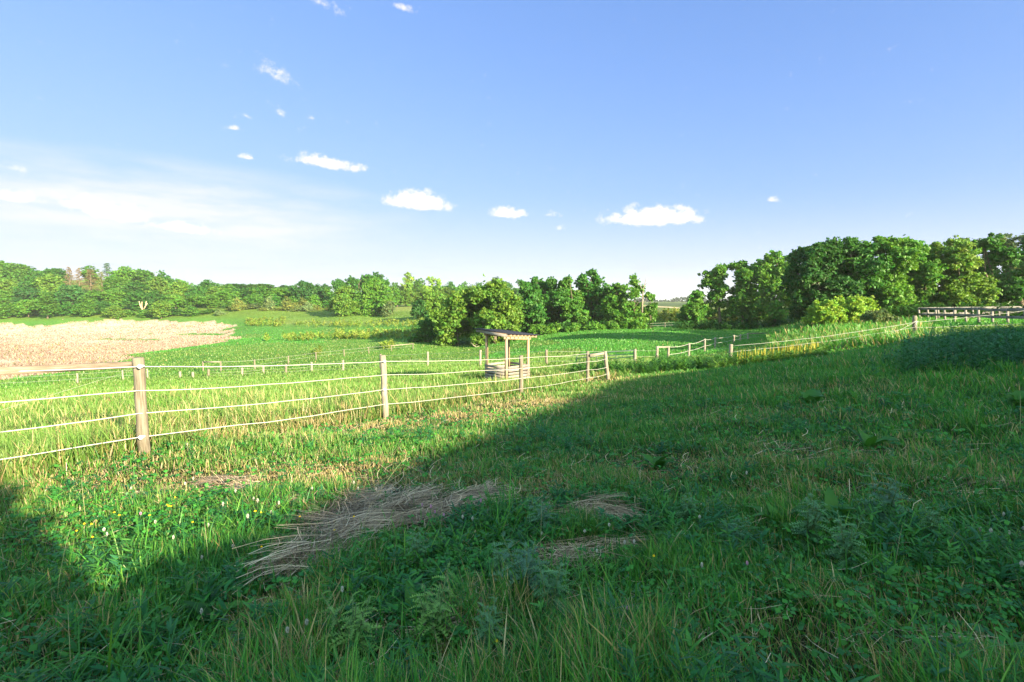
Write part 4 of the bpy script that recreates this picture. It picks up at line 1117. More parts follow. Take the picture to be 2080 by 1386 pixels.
def grass_object():
    x, y, r = scatter(4300, 1.25, 235, 4.0)
    z = H(x, y)
    px, py = proj(x, y, z)
    keep = ~reed_mask(x, y, z) & ~((px > 1240) & (r > 130)) & ~((r > 120) & (px < 500) & (py < 652)) & (rng.random(len(x)) < np.where(r > 60, .8, 1))
    x, y, z, r, px, py = (v[keep] for v in (x, y, z, r, px, py))
    n = len(x)
    by = beyond(x, y)
    dry = dry_amt(x, y)
    clump = fbm(x, y, .55, 61); pat = fbm(x, y, 2.6, 63)
    h = np.where(by, .26 + .22 * pat, .060 + .22 * clump ** 2.0 + .08 * np.clip(pat - .5, 0, 1))
    low = np.exp(-((r - 1.8) / 1.0) ** 2) * (clump > .5) * .14
    h = h + np.where(by, 0, low)
    hill = (px > 1560) & (px < 1890) & (r > 31) & (py < 715)
    rough = (px > 1180) & (r > 22) & (r < 40) & (px < 1700)
    h = np.where(hill, .38 + .3 * clump, h); h = np.where(rough & by & (px > 1310), .4 + .3 * clump, h)
    tallr = np.clip((px - 1250) / 600, 0, 1) * np.clip((900 - py) / 170, 0, 1) * ~by * (.35 + 1.1 * fbm(x, y, 1.1, 64))
    h = h + np.clip(tallr, 0, 1.2) * (.06 + .34 * clump * pat)
    h = h * np.where(dry > .45, .6, 1) * rng.uniform(.55, 1.3, n)
    h = h * (1 - .4 * np.clip((r - 18) / 15, 0, 1) * ~hill)
    h = np.where(r > 60, .2 * rng.uniform(.6, 1.3, n), h)
    h = np.where(np.hypot(x + .2, y - 22.9) < 2.2, h * .35, h)
    w = .0042 * np.clip(r / 4.0, .8, None) * rng.uniform(.6, 1.7, n)
    w = np.where((r < 4) & (rng.random(n) < .18), w * 2.0, w)
    w = np.minimum(w, .0038 * 45)
    col = pick(G_LAWN, n)
    col = np.where((by & (r < 55))[:, None], pick(G_PAST, n), col)
    dxf = x - np.interp(y, FY, FX); strip = (np.clip(1 - np.abs(dxf - 1.0) / 4.5, 0, 1) * (y < 24) * (y > 3.5))[:, None]
    col = col * (1 - .75 * strip) + pick(G_PAST, n) * .75 * strip
    m = np.clip((r - 45) / 20, 0, 1)[:, None]
    mead = np.where((fbm(x, y, 25, 65) > .52)[:, None], pick(G_PAST, n) * .85, pick(G_MEAD, n))
    slope = (py < 652) & (px < 900) & (r > 120)
    mead = np.where(slope[:, None], pick(G_PAST, n), mead)
    col = col * (1 - m) + mead * m
    sh = (px > 1180) & (r > 45) & (py > 640)
    col = np.where(sh[:, None], pick(G_MEAD, n), col)
    vr = .45 + .65 * fbm(x, y, 1.3, 67) + .45 * fbm(x, y, .35, 69); k_ = np.clip((r - 14) / 16, 0, 1)
    col = col * (vr * (1 - k_) + k_ * (.85 + .3 * fbm(x, y, 6, 70)))[:, None]
    hp = heap(x, y); h = h * (1 - .78 * hp * (rng.random(n) < .88))
    isdry = rng.random(n) < np.clip(dry * .8 + np.where(by, .02, .05), 0, .78)
    isdry |= hill & (rng.random(n) < .03 + .25 * (fbm(x, y, 4, 72) > .58))
    col = np.where((hill & (rng.random(n) < .6))[:, None], pick(G_MEAD, n), col)
    isdry &= (r < 32) | hill | (rng.random(n) < .25)
    dc = pick(G_DRY, n) * rng.uniform(.7, 1.15, n)[:, None]
    col = np.where(isdry[:, None], dc, col)
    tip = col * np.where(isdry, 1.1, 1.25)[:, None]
    seed = by & (rng.random(n) < .07) & (r > 9) & (r < 24) & (fbm(x, y, 5, 68) > .45)
    tip = np.where(seed[:, None], np.array([.48, .42, .20]), tip)
    h = np.where(seed, h * 1.35, h)
    lean = np.abs(rng.normal(0, .25, n)); bend = np.abs(rng.normal(.25, .3, n))
    wind = np.where(rng.random(n) < .4, 2.4 + rng.normal(0, .8, n), rng.random(n) * 2 * PI)
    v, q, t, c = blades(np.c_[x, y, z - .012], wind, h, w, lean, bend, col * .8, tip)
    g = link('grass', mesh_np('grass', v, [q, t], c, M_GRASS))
    tag(g, 'green and straw-flecked grass covering the slope, the pasture and the meadow', 'grass', kind='stuff')
grass_object()

def broad_grass():
    x, y, r = scatter(480, 1.25, 9, 4.0)
    k = (fbm(x, y, .42, 81) > .50) & ~beyond(x, y) & (heap(x, y) < .5 * rng.random(len(x)) + .3); x, y, r = x[k], y[k], r[k]
    n = len(x)
    cl = fbm(x, y, .42, 81)
    h = (.11 + .62 * np.clip(cl - .45, 0, .5)) * rng.uniform(.6, 1.35, n) * np.clip(1.3 - r / 14, .6, 1.2)
    col = pick(G_LAWN, n) * rng.uniform(.8, 1.35, n)[:, None]
    v, q, t, c = blades(np.c_[x, y, H(x, y) - .01], rng.random(n) * 6.28, h, rng.uniform(.005, .0105, n), np.abs(rng.normal(.1, .3, n)), np.abs(rng.normal(.45, .4, n)), col * .75, col * 1.2)
    tag(link('broad_grass', mesh_np('broad_grass', v, [q, t], c, M_GRASS)), 'tufts of broad-bladed grass standing out of the finer turf near the viewer', 'grass', kind='stuff')
broad_grass()

def lying(P, head, ln, w, lift, col, curl):
    """stalks lying on the ground"""
    n = len(P)
    d = np.c_[np.cos(head), np.sin(head), np.zeros(n)]; s = np.c_[-np.sin(head), np.cos(head), np.zeros(n)]
    V = np.empty((n, 8, 3))
    for k, t in enumerate((-.5, -.17, .17, .5)):
        p = P + d * (ln * t)[:, None] + s * (curl * ln * t * t * 2)[:, None]
        p[:, 2] = H(p[:, 0], p[:, 1]) + P[:, 2] + lift * (t + .5) + .012
        V[:, 2 * k] = p - s * (w / 2)[:, None]; V[:, 2 * k + 1] = p + s * (w / 2)[:, None] + np.array([0, 0, .3]) * (w / 2)[:, None]
    o = (np.arange(n) * 8)[:, None]
    q = np.concatenate([o + np.array([[0, 1, 3, 2]]), o + np.array([[2, 3, 5, 4]]), o + np.array([[4, 5, 7, 6]])])
    return V.reshape(-1, 3), q, [], np.repeat(col, 8, axis=0)

G_STRAW = [(.52, .40, .28), (.64, .50, .35), (.36, .27, .19), (.72, .58, .43), (.20, .15, .10)]
def straw():
    parts = []
    def swath(a, b, wid, n, spread, ln, pile, off=0):
        a, b = gp(*a), gp(*b)
        u = (b - a)[:2]; L_ = np.linalg.norm(u); u /= L_; v = np.array([-u[1], u[0]])
        nb = max(4, int(n / 26)); g = rng.integers(0, nb, n)
        bt = rng.random(nb); bk = rng.normal(0, .55, nb); bh = rng.normal(0, spread, nb); bc = rng.normal(0, .55, nb); bz = pile * np.clip(1 - bk ** 2, 0, 1) * rng.random(nb); bw = rng.uniform(.02, .09, nb); bl = rng.uniform(.5, 1.25, nb); bb = rng.uniform(.5, 1.15, nb)
        base = a[:2] + u * (bt * L_)[:, None] + v * (bk * wid)[:, None]
        hd = (math.atan2(u[1], u[0]) + off + bh)[g] + rng.normal(0, .16, n)
        sd = np.c_[-np.sin(hd), np.cos(hd)]; fd = np.c_[np.cos(hd), np.sin(hd)]
        p = base[g] + sd * (rng.normal(0, 1, n) * bw[g])[:, None] + fd * rng.normal(0, .08, n)[:, None]
        hgt = bz[g] * rng.uniform(.3, 1, n) + .03
        r = np.hypot(p[:, 0], p[:, 1])
        parts.append(lying(np.c_[p, hgt], hd, ln * bl[g] * rng.uniform(.5, 1.3, n), .0036 * np.clip(r / 4, .9, 3) * rng.uniform(.5, 1.7, n), rng.normal(-.02, .03, n), pick(G_STRAW, n) * (bb[g] * rng.uniform(.7, 1.2, n))[:, None], bc[g] + rng.normal(0, .15, n)))
    swath((575, 1180), (870, 1015), .19, 2100, .55, .40, .20)
    swath((660, 1095), (800, 1005), .22, 700, .7, .4, .15, .3)
    swath((820, 1075), (1010, 1000), .16, 750, .5, .34, .08)
    swath((1195, 1043), (1285, 1056), .07, 300, .5, .3, .13)
    swath((1110, 1048), (1180, 1044), .10, 140, .6, .25, .05)
    swath((1100, 1140), (1290, 1120), .14, 220, .4, .34, .03)
    swath((420, 985), (520, 990), .14, 180, .4, .35, .06)
    swath((300, 1010), (350, 1014), .09, 160, .3, .3, .05)
    swath((520, 1035), (640, 1020), .18, 450, .5, .35, .05)
    swath((760, 1300), (960, 1290), .10, 150, .5, .28, .08)
    swath((960, 1190), (1000, 1290), .06, 200, .4, .2, .10)
    swath((1900, 1000), (2000, 990), .2, 80, .6, .3, .04)
    n = 9000                                          # stray stalks everywhere near, more where the turf is dry
    x, y, r = scatter(120, 1.3, 14, 4); dr = dry_amt(x, y)
    k = rng.random(len(x)) < .25 + dr * 1.1; x, y, r = x[k], y[k], r[k]; n = len(x)
    parts.append(lying(np.c_[x, y, rng.random(n) * .05], rng.random(n) * 6.28, rng.uniform(.08, .3, n), .0032 * np.clip(r / 4, .9, 4), np.abs(rng.normal(0, .05, n)), pick(G_STRAW, n), rng.normal(0, .3, n)))
    v, f, c = join(parts)
    tag(link('straw', mesh_np('straw', v, f, c, M_DRY)), 'grey-tan mown straw lying in swaths and strays on the shaded turf', 'straw', kind='stuff')
straw()

def clover():
    x, y, r = scatter(1100, 1.4, 12, 4)
    amt = (blob(x, y, CLOVER_SPOTS) + .14) * (1 - .9 * heap(x, y))
    k = rng.random(len(x)) < amt * (.35 + fbm(x, y, .5, 71)); x, y, r = x[k], y[k], r[k]
    n = len(x); z = H(x, y) + rng.uniform(.03, .13, n)
    P, Nn, S, C = [], [], [], []
    a0 = rng.random(n) * 6.28
    col = pick([(.036, .190, .030), (.055, .225, .032), (.028, .145, .038)], n) * rng.uniform(.8, 1.3, n)[:, None]
    for j in range(3):
        a = a0 + j * 2.09
        s = .0145 * rng.uniform(.7, 1.5, n) * np.clip(r / 5, 1, 2)
        P.append(np.c_[x + np.cos(a) * s, y + np.sin(a) * s, z]); Nn.append(np.c_[np.cos(a) * .35, np.sin(a) * .35, np.ones(n)] + rng.normal(size=(n, 3)) * .3); S.append(s); C.append(col)
    v, q, t, c = quads(np.concatenate(P), np.concatenate(Nn), np.concatenate(S), .8, np.concatenate(C), .12)
    tag(link('clover_leaves', mesh_np('clover_leaves', v, [q, t], c, M_WEED)), 'low clover and small-leaved herbs matted between the grass blades', 'ground cover', kind='stuff')
clover()

def reeds():
    n = 120000
    rr = np.exp(rng.uniform(math.log(55), math.log(330), n)); a = np.radians(90 + rng.uniform(24, 57, n))
    x, y = rr * np.cos(a), rr * np.sin(a); z = H(x, y)
    k = reed_mask(x, y, z) & (fbm(x, y, 7, 77) + .25 * rng.random(n) > .40); x, y, z, r = x[k], y[k], z[k], rr[k]; n = len(x)
    c0 = pick([(.30, .220, .180), (.325, .242, .198), (.275, .200, .162), (.34, .258, .215)], n) * (.85 + .3 * fbm(x, y, 6, 73))[:, None]
    grn = (rng.random(n) < .05); c0[grn] = (.15, .20, .05)
    v, q, t, c = blades(np.c_[x, y, z], rng.random(n) * 6.28, rng.uniform(.15, .5, n), .0011 * r * rng.uniform(.7, 1.4, n), np.abs(rng.normal(.5, .5, n)), np.abs(rng.normal(.2, .2, n)), c0 * .95, c0 * 1.02)
    tag(link('dry_reeds', mesh_np('dry_reeds', v, [q, t], c, M_DRY)), 'wide bed of pale tan dry reeds filling the valley floor on the left', 'reeds', kind='stuff')
reeds()

def weed_arrays(P, hgt, nl, ll, lw, cols, up=.5):
    """upright leafy stems"""
    n = len(P); parts = []
    cs = pick(cols, n) * rng.uniform(.75, 1.25, n)[:, None]
    parts.append(blades(P, rng.random(n) * 6.28, hgt, np.full(n, lw * .28), rng.random(n) * .15, rng.random(n) * .1, cs * .8, cs))
    idx = np.repeat(np.arange(n), nl)
    t = np.tile((np.arange(nl) + .5) / nl, n) * .9 + .06
    m = len(idx); hd = rng.random(m) * 6.28
    L_ = ll[idx] * rng.uniform(.6, 1.2, m) * (1.15 - .7 * t)
    B = P[idx] + np.c_[np.zeros(m), np.zeros(m), hgt[idx] * t]
    parts.append(blades(B, hd, L_ * up, np.broadcast_to(lw, n)[idx] * rng.uniform(.7, 1.3, m), .8 / up + rng.random(m) * .5, rng.uniform(0, .5, m), cs[idx] * .9, cs[idx] * 1.15))
    return parts

def weeds():
    # shaded thicket on the right
    n = 2600
    px = rng.uniform(1760, 2350, n); d = rng.uniform(11.5, 21, n)
    x = (px - 1040) / F * d; y = d
    k = (px > 1850 + (d - 11.5) * 6 + rng.normal(0, 40, n)) & (fbm(x, y, 1.4, 79) > .36); x, y = x[k], y[k]; n = len(x)
    ht = rng.uniform(.35, 1.0, n) * (.55 + .9 * fbm(x, y, 1.6, 75))
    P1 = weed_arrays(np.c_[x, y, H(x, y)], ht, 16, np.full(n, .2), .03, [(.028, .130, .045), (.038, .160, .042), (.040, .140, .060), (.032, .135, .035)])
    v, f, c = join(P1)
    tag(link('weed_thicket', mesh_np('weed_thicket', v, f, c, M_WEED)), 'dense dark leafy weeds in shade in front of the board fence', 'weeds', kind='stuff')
    # herbs among the near grass
    x, y, r = scatter(150, 1.35, 11, 3.6)
    k = (fbm(x, y, .7, 83) > .53) & ~beyond(x, y) & (dry_amt(x, y) < .35) & (heap(x, y) < .2 + .8 * (rng.random(len(x)) < .16)); x, y, r = x[k], y[k], r[k]; n = len(x)
    PH = weed_arrays(np.c_[x, y, H(x, y)], rng.uniform(.07, .24, n) * np.where(fbm(x, y, 1.5, 85) > .5, 1.25, .8), 13, rng.uniform(.06, .13, n), .016, [(.026, .150, .040), (.040, .185, .034), (.030, .135, .055), (.060, .210, .035)], .55)
    v, f, c = join(PH)
    tag(link('meadow_weeds', mesh_np('meadow_weeds', v, f, c, M_WEED)), 'low leafy weeds growing in patches through the shaded turf', 'weeds', kind='stuff')
    # lush docks and nettles round the gate
    n = 1500
    px = rng.uniform(1165, 1560, n); d = rng.uniform(23.5, 30, n)
    k = (d > 23.5 + np.abs(px - 1330) / 330 * 2.2 * rng.random(n) - .2) & ((d < 26.3) | (px > 1330))
    px, d = px[k], d[k]; n = len(px); x, y = (px - 1040) / F * d, d
    P2 = weed_arrays(np.c_[x, y, H(x, y)], rng.uniform(.3, .75, n), 11, np.full(n, .24), .05, [(.045, .150, .022), (.070, .185, .025), (.035, .120, .022)], .7)
    n = 170                                             # yellowing seed spikes
    px = rng.uniform(1500, 1665, n); d = rng.uniform(22.5, 26, n); x, y = (px - 1040) / F * d, d
    z = H(x, y)
    P2.append(blades(np.c_[x, y, z], rng.random(n) * 6.28, rng.uniform(.4, .85, n), np.full(n, .05), np.abs(rng.normal(0, .06, n)), np.zeros(n), np.tile([.12, .18, .03], (n, 1)), np.tile([.42, .36, .05], (n, 1))))
    n = 900
    px = rng.uniform(1440, 1680, n); d = rng.uniform(22.3, 27, n); x, y = (px - 1040) / F * d, d
    P2 += weed_arrays(np.c_[x, y, H(x, y)], rng.uniform(.25, .55, n), 9, np.full(n, .22), .045, [(.06, .16, .022), (.09, .19, .028)], .7)
    v, f, c = join(P2)
    tag(link('gate_weeds', mesh_np('gate_weeds', v, f, c, M_WEED)), 'lush sunlit docks and nettles with yellow seed spikes around the green gate', 'weeds', kind='stuff')
    # bands of taller yellow-green herbs on the meadow
    pp = []
    for (xa, xb, ya, yb, m) in ((575, 640, 684, 694, 60), (680, 960, 676, 690, 300), (600, 900, 655, 666, 150), (500, 580, 650, 664, 160), (640, 700, 684, 690, 30), (540, 545, 690, 694, 8), (630, 650, 722, 728, 3), (770, 800, 704, 712, 14)):
        for _ in range(m):
            pp.append(gp(rng.uniform(xa, xb), rng.uniform(ya, yb)))
    pp = np.array(pp); n = len(pp)
    v, f, c = join(weed_arrays(pp, rng.uniform(.6, 1.5, n), 12, np.full(n, .7), .22, [(.20, .29, .045), (.15, .26, .04), (.25, .30, .06)], .9))
    tag(link('meadow_herbs', mesh_np('meadow_herbs', v, f, c, M_WEED)), 'bands of taller yellow-green herbs across the meadow below the hillside', 'herbs', kind='stuff')
    # sunny scrub beyond the trees and dark rank growth at the tree feet
    pp = np.array([on(rng.uniform(1290, 1660), rng.uniform(112, 135)) for _ in range(500)]); n = len(pp)
    v, f, c = join(weed_arrays(pp, rng.uniform(1.2, 3.0, n), 14, np.full(n, 1.0), .3, [(.13, .19, .03), (.19, .21, .04), (.10, .18, .03)], .9))
    tag(link('sunlit_scrub', mesh_np('sunlit_scrub', v, f, c, M_WEED)), 'sunlit yellow-green scrub seen through the gaps below the right-hand trees', 'scrub', kind='stuff')
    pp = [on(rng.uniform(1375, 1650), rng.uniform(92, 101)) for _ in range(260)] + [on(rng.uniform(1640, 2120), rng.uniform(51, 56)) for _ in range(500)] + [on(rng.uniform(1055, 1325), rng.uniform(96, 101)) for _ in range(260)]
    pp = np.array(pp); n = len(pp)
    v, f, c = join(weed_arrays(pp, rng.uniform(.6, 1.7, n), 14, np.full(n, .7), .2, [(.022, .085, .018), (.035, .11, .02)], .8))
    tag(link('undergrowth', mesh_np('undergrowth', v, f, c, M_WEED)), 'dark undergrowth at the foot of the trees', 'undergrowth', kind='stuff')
    # pale flowering grass heads on the hill and stray tall stems in the shade
    n = 160
    px = rng.uniform(1560, 1890, n); d = rng.uniform(31, 46, n); x, y = (px - 1040) / F * d, d
    st = [blades(np.c_[x, y, H(x, y)], rng.random(n) * 6.28, rng.uniform(.5, .85, n), np.full(n, .03), np.abs(rng.normal(0, .15, n)), rng.random(n) * .3, np.tile([.16, .20, .06], (n, 1)), np.tile([.52, .44, .26], (n, 1)))]
    x, y, r = scatter(1.2, 2.2, 22, 5); k = ~beyond(x, y); x, y, r = x[k], y[k], r[k]; n = len(x)
    st.append(blades(np.c_[x, y, H(x, y)], rng.random(n) * 6.28, rng.uniform(.25, .6, n), .0032 * np.clip(r / 4, .8, 4), np.abs(rng.normal(0, .2, n)), rng.random(n) * .3, np.tile([.16, .20, .08], (n, 1)), np.tile([.40, .36, .22], (n, 1))))
    v, f, c = join(st)
    tag(link('seed_stems', mesh_np('seed_stems', v, f, c, M_DRY)), 'thin pale seed stems standing above the grass', 'grass stems', kind='stuff')
weeds()

# ------------------------------------------------------------------ single plants and flowers in the foreground
def leaf_strip(L_, W_, seg=7, arch=.4, wav=.12, lob=0.):
    """one broad leaf along +x, arching; returns verts, quads"""
    v = []
    for i in range(seg + 1):
        t = i / seg
        w = W_ * math.sin(PI * min(1, .06 + .94 * t) ** .8) * (1 - .15 * t) + .004
        if lob: w *= (1 - lob * (i % 2))
        x = L_ * t; z = L_ * (.75 * t - (arch + .35) * t * t)
        dz = wav * W_ * math.sin(i * 2.1)
        v += [(x, -w, z + .35 * w + dz), (x, 0, z), (x, w, z + .35 * w - dz)]
    q = []
    for i in range(seg):
        b = i * 3
        q += [(b, b + 1, b + 4, b + 3), (b + 1, b + 2, b + 5, b + 4)]
    return np.array(v), np.array(q)

def rosette(n, L_, W_, cols, tilt=(.2, .9), **kw):
    V, Q, C, o = [], [], [], 0
    for i in range(n):
        v, q = leaf_strip(L_ * rng.uniform(.6, 1.15), W_ * rng.uniform(.7, 1.2), arch=rng.uniform(.1, .5), **kw)
        a = i * 2.4 + rng.normal() * .3; e = rng.uniform(*tilt)
        x, y, z = v[:, 0] * math.cos(e) - v[:, 2] * math.sin(e) * .6, v[:, 1], v[:, 0] * math.sin(e) + v[:, 2] * math.cos(e)
        V.append(np.c_[x * math.cos(a) - y * math.sin(a), x * math.sin(a) + y * math.cos(a), z])
        Q.append(q + o); o += len(v)
        c = np.array(cols[rng.integers(len(cols))]) * rng.uniform(.85, 1.2)
        C.append(np.tile(c, (len(v), 1)))
    return np.concatenate(V), np.concatenate(Q), np.concatenate(C)

DOCK_C = [(.040, .150, .022), (.055, .185, .024), (.035, .125, .028)]
dock_me = []
for i in range(3):
    v, q, c = rosette(6 + i, .26, .055, DOCK_C); dock_me.append(mesh_np('leaves', v, [q, []], c, M_WEED, True))
for i in range(1):
    v, q, c = rosette(4, .30, .13, [(.060, .190, .04), (.05, .17, .03)], tilt=(.5, 1.0)); bur_me = mesh_np('leaves', v, [q, []], c, M_WEED, True)
for px, py, k, s, lab in [(430, 1275, 0, .75, 'broad-leaved weed low in the shaded grass, left of the straw swath'), (945, 1010, 1, .5, 'small dock plant growing from the upper end of the straw swath'), (840, 1270, 2, .8, 'dock plant just below the straw swath in deep shade'),
        (1580, 1072, 1, .9, 'dock plant left of the grey-green thistles on the right'), (1690, 1065, 2, 1.1, 'bright dock plant with upright leaves among the grey-green thistles'), (1335, 958, 0, 1.1, 'dark dock tuft midway up the shaded turf'), (1765, 915, 1, 1.2, 'wide dark dock tuft high on the shaded turf'), (1760, 1110, 0, .7, 'small dock plant below the bright upright one'),
        (600, 1300, 2, .7, 'dock rosette near the bottom beside white clover heads'), (480, 1376, 0, .7, 'round-leaved weed at the very bottom of the slope'), (810, 905, 0, 1.0, 'sunlit dock tuft below the second near fence post'), (520, 1010, 1, .6, 'sunlit dock tuft between two scraps of straw')]:
    g = gp(px, py); r_ = thing('dock_plant', g, lab, 'weed', None, rng.random() * 6.28); r_.scale = (s, s, s); link('leaves', dock_me[k], r_)
for px, py, s, lab in [(1640, 830, 1.25, 'large pale burdock leaves standing alone in the shaded turf'), (2068, 835, 1.2, 'burdock with broad leaves at the right edge of the shaded turf')]:
    g = gp(px, py); r_ = thing('burdock', g, lab, 'weed', None, 2.0); r_.scale = (s, s, s); link('leaves', bur_me, r_)

def thistle_meshes(hgt, nst, col):
    V, T, C, o = [], [], [], 0
    mb = MB()
    for s in range(nst):
        a = rng.random() * 6.28; ln = rng.uniform(.1, .45)
        top = np.array([math.cos(a) * ln * hgt, math.sin(a) * ln * hgt, hgt * rng.uniform(.7, 1.05)])
        mid = top * .5 + np.array([0, 0, .06 * hgt])
        mb.tube([(0, 0, -.02), mid, top], [.005, .004, .002], 5)
        for i in range(15):
            t = (i + .6) / 15
            p = (np.zeros(3) * (1 - t) ** 2 + 2 * t * (1 - t) * mid + t * t * top)
            az = i * 2.4 + rng.normal() * .3; L_ = hgt * .42 * (1.05 - .75 * t) * rng.uniform(.75, 1.2)
            d = np.array([math.cos(az), math.sin(az), .35]); sd = np.array([-math.sin(az), math.cos(az), 0])
            cc = np.array(col) * rng.uniform(.75, 1.3)
            m = 7
            for k in range(m):
                u = k / m
                c0 = p + d * L_ * u + np.array([0, 0, -L_ * .35 * u * u])
                c1 = p + d * L_ * (u + 1 / m) + np.array([0, 0, -L_ * .35 * (u + 1 / m) ** 2])
                wl = L_ * .24 * (1 - u * .75) * rng.uniform(.8, 1.2)
                for sg in (-1, 1):
                    tip = c0 + d * L_ * .13 + sd * sg * wl + np.array([0, 0, wl * rng.uniform(.1, .6)])
                    V += [c0, c1, tip]; T.append((o, o + 1, o + 2)); o += 3; C += [cc, cc, cc * 1.3]
    return mesh_np('leaves', np.array(V), [[], np.array(T)], np.array(C), M_WEED), mb.mesh('stem', M_STEM, True)
M_STEM = plain_mat('green_stem', (.08, .15, .05), .6, .3, .2)
TH = [thistle_meshes(.42, 5, (.085, .200, .125)), thistle_meshes(.36, 6, (.095, .225, .110)), thistle_meshes(.30, 5, (.150, .290, .080))]
for px, py, k, s, lab in [(1070, 1225, 0, .85, 'tall feathery grey-green thistle in the centre of the shaded foreground'), (1105, 1090, 0, .62, 'feathery thistle directly above the tall central one'), (1020, 1190, 1, .6, 'thistle leaning on the left side of the tall central one'), (1115, 1270, 1, .7, 'dark thistle just right of and below the tall central one'),
        (880, 1310, 2, .9, 'bright green feathery thistle beside loose straw at the bottom'), (720, 1345, 2, .85, 'yellowish feathery thistle near the bottom, left of the bright one'), (850, 1160, 1, .55, 'thistle at the right rim of the straw swath'), (1640, 1110, 1, .8, 'wide grey-green thistle on the right with dock leaves beside it'),
        (1800, 1065, 0, .85, 'bluish thistle spreading above the right-hand white flowers'), (1720, 1150, 1, .7, 'low dark thistle below the wide grey-green one'), (1395, 1075, 1, .6, 'small thistle right of the upper straw bank'), (1480, 1120, 0, .5, 'small thistle between the straw bank and the wide right-hand one'),
        (1890, 1110, 1, .6, 'dark thistle left of the right-hand white flowers'), (640, 1060, 2, .4, 'small sunlit-edge thistle at the top of the straw swath'), (1000, 1350, 1, .6, 'dark thistle at the bottom edge right of the bright one')]:
    g = gp(px, py); r_ = thing('thistle', g, lab, 'thistle', None, rng.random() * 6.28); r_.scale = (s * 1.3, s * 1.3, s * 1.3)
    link('leaves', TH[k][0], r_); link('stem', TH[k][1], r_)

def flower_meshes(kind):
    mb = MB(); h = .13
    mb.tube([(0, 0, 0), (.006, 0, h * .6), (0, 0, h)], [.0013, .0012, .001], 5)
    P, Nn, C = [], [], []
    if kind in ('white', 'pink'):
        for i in range(46):
            z = 1 - 2 * (i + .5) / 46; a = i * 2.4; r = math.sqrt(1 - z * z)
            d = np.array([r * math.cos(a), r * math.sin(a), z])
            P.append(d * .0085 + np.array([0, 0, h + .006])); Nn.append(np.cross(d, rng.normal(size=3)))
            C.append(np.array((.58, .56, .52) if kind == 'white' else (.62, .32, .52)) * (1 if z > -.3 else .75))
        v, q, t, c = quads(np.array(P), np.array(Nn), np.full(len(P), .0055), .5, np.array(C), .2)
    else:
        for j in range(5):
            a = j * 1.256
            for i in range(3):
                b = a + (i - 1) * .45
                P.append(np.array([math.cos(b) * .008, math.sin(b) * .008, h + .004])); Nn.append(np.array([math.cos(b) * .5, math.sin(b) * .5, .9])); C.append(np.array([.85, .56, .015]))
        v, q, t, c = quads(np.array(P), np.array(Nn), np.full(len(P), .0075), .75, np.array(C), .2)
    return mesh_np('blossom', v, [q, t], c, M_PETAL), mb.mesh('stem', M_STEM, True)
M_PETAL = leaf_mat('petal', .3, .6, .2, tint=(1, 1, .95))
FL = {k: flower_meshes(k) for k in ('white', 'pink', 'yellow')}
WHITE_F = [(395, 1013), (378, 1015), (268, 1026), (480, 1032), (517, 1057), (525, 1064), (568, 1066), (552, 1075), (455, 1070), (505, 1094), (425, 1107), (318, 1102), (214, 1116), (220, 1130), (355, 1142), (475, 1155), (412, 1175), (720, 1020), (728, 1022), (765, 1034), (796, 1033), (635, 1025), (940, 1097), (960, 1100), (737, 1110), (412, 1300), (625, 1308), (625, 1325), (586, 1345), (697, 1262), (1237, 1103), (1187, 1115), (1268, 1148), (1287, 1150), (1424, 1204), (1212, 1162), (1420, 1088), (1100, 1120), (1988, 1122), (2008, 1138), (2046, 1132), (2075, 1112), (2035, 1092), (2070, 1212), (1708, 1128), (1515, 1004)]
PINK_F = [(858, 1064), (876, 1076), (884, 1078), (902, 1080), (977, 1064), (1275, 1287), (1516, 1190), (288, 1083), (1070, 1180)]
YEL_F = [(234, 1076), (245, 1090), (306, 1083), (345, 1074), (349, 1062), (341, 1057), (358, 1054), (393, 1094), (532, 1082), (520, 1084), (610, 1081), (174, 1107), (158, 1113), (189, 1109), (720, 1097), (681, 1115), (191, 1138), (1009, 1374), (1327, 1183), (533, 1156)]
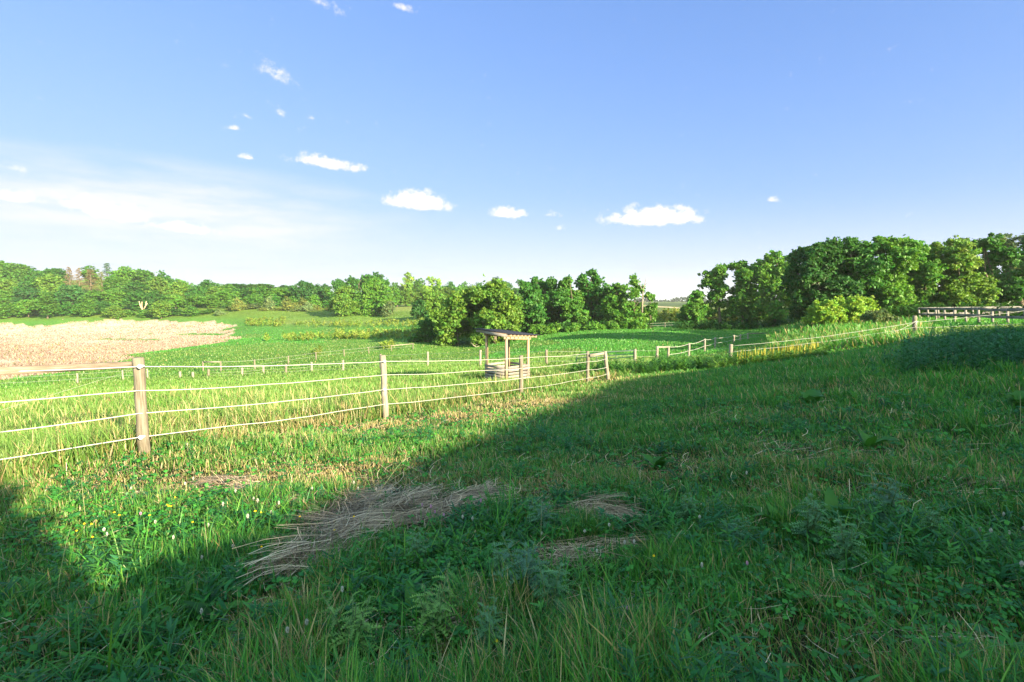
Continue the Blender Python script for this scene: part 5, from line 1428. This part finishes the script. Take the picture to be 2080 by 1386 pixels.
for kind, lst, nm, lab, grp in (('white', WHITE_F, 'clover_flower', 'white clover head standing just above the grass', 'white clover heads in the grass'), ('pink', PINK_F, 'clover_flower', 'pinkish purple clover head standing just above the grass', 'pink clover heads in the grass'), ('yellow', YEL_F, 'yellow_flower', 'small bright yellow flower standing just above the grass', 'yellow flowers in the grass')):
    for (px, py) in lst:
        g = gp(px, py); r = math.hypot(g[0], g[1])
        b = g * (1 - .12 / max(1.2, r) * .55); b[2] = hz(b[0], b[1])
        r_ = thing(nm, b, lab, 'flower', grp, rng.random() * 6.28)
        s = rng.uniform(.55, .8); r_.scale = (s, s, rng.uniform(1.1, 1.6))
        link('blossom', FL[kind][0], r_); link('stem', FL[kind][1], r_)

# small leafy tree between the viewer and the barn: its dappled shade lies at the left
lo = []
tb = np.array([5.2, -6.2, hz(5.2, -6.2)])
for (px, py, r_, dd) in [(-90, 975, .40, 11.5), (-20, 1010, .26, 11), (-60, 1060, .40, 11.5), (20, 1120, .24, 11), (-30, 1180, .34, 10.6), (60, 1225, .24, 10.4), (-85, 1120, .45, 11), (-40, 1260, .4, 10.4), (60, 1345, .35, 9.8), (210, 1360, .3, 9.6), (330, 1290, .26, 9.8), (30, 1290, .32, 10), (330, 1200, .22, 10), (430, 1215, .26, 10), (240, 1320, .28, 9.8), (380, 1290, .32, 9.8), (500, 1180, .24, 10), (130, 1370, .34, 9.6), (420, 1370, .36, 9.4), (520, 1260, .32, 9.6), (300, 1375, .33, 9.5)]:
    g = gp(max(px, -90), py); c = g + SUN * dd - tb
    lo.append((*c, r_))
tr = thing('small_tree', tb, 'small leafy tree beside the barn throwing dappled shade over the left foreground', 'tree')
cr = link('crown', crown_mesh('crown', lo, 3200, .06, fill=.3), tr); cr.color = (*GREENS['mid green'], 1)
link('trunk', trunk_mesh('trunk', lo, .09, forks=10), tr)

# thin summer air: far things fade a little
hb = MB()
hb.add([(x, y, z) for z in (-40, 60) for y in (-5200, 5200) for x in (-5200, 5200)], [(0, 2, 3, 1), (4, 5, 7, 6), (0, 1, 5, 4), (2, 6, 7, 3), (0, 4, 6, 2), (1, 3, 7, 5)])
m, nt, out = new_mat('summer_air')
pv = N(nt, 'ShaderNodeVolumePrincipled'); pv.inputs['Color'].default_value = (.92, .96, 1, 1); pv.inputs['Density'].default_value = .00016; pv.inputs['Anisotropy'].default_value = .2
L(nt, pv.outputs[0], out.inputs['Volume'])
tag(link('haze', hb.mesh('haze', m)), 'thin pale summer haze softening the far trees', 'haze', kind='stuff')
cy.volume_bounces = 1
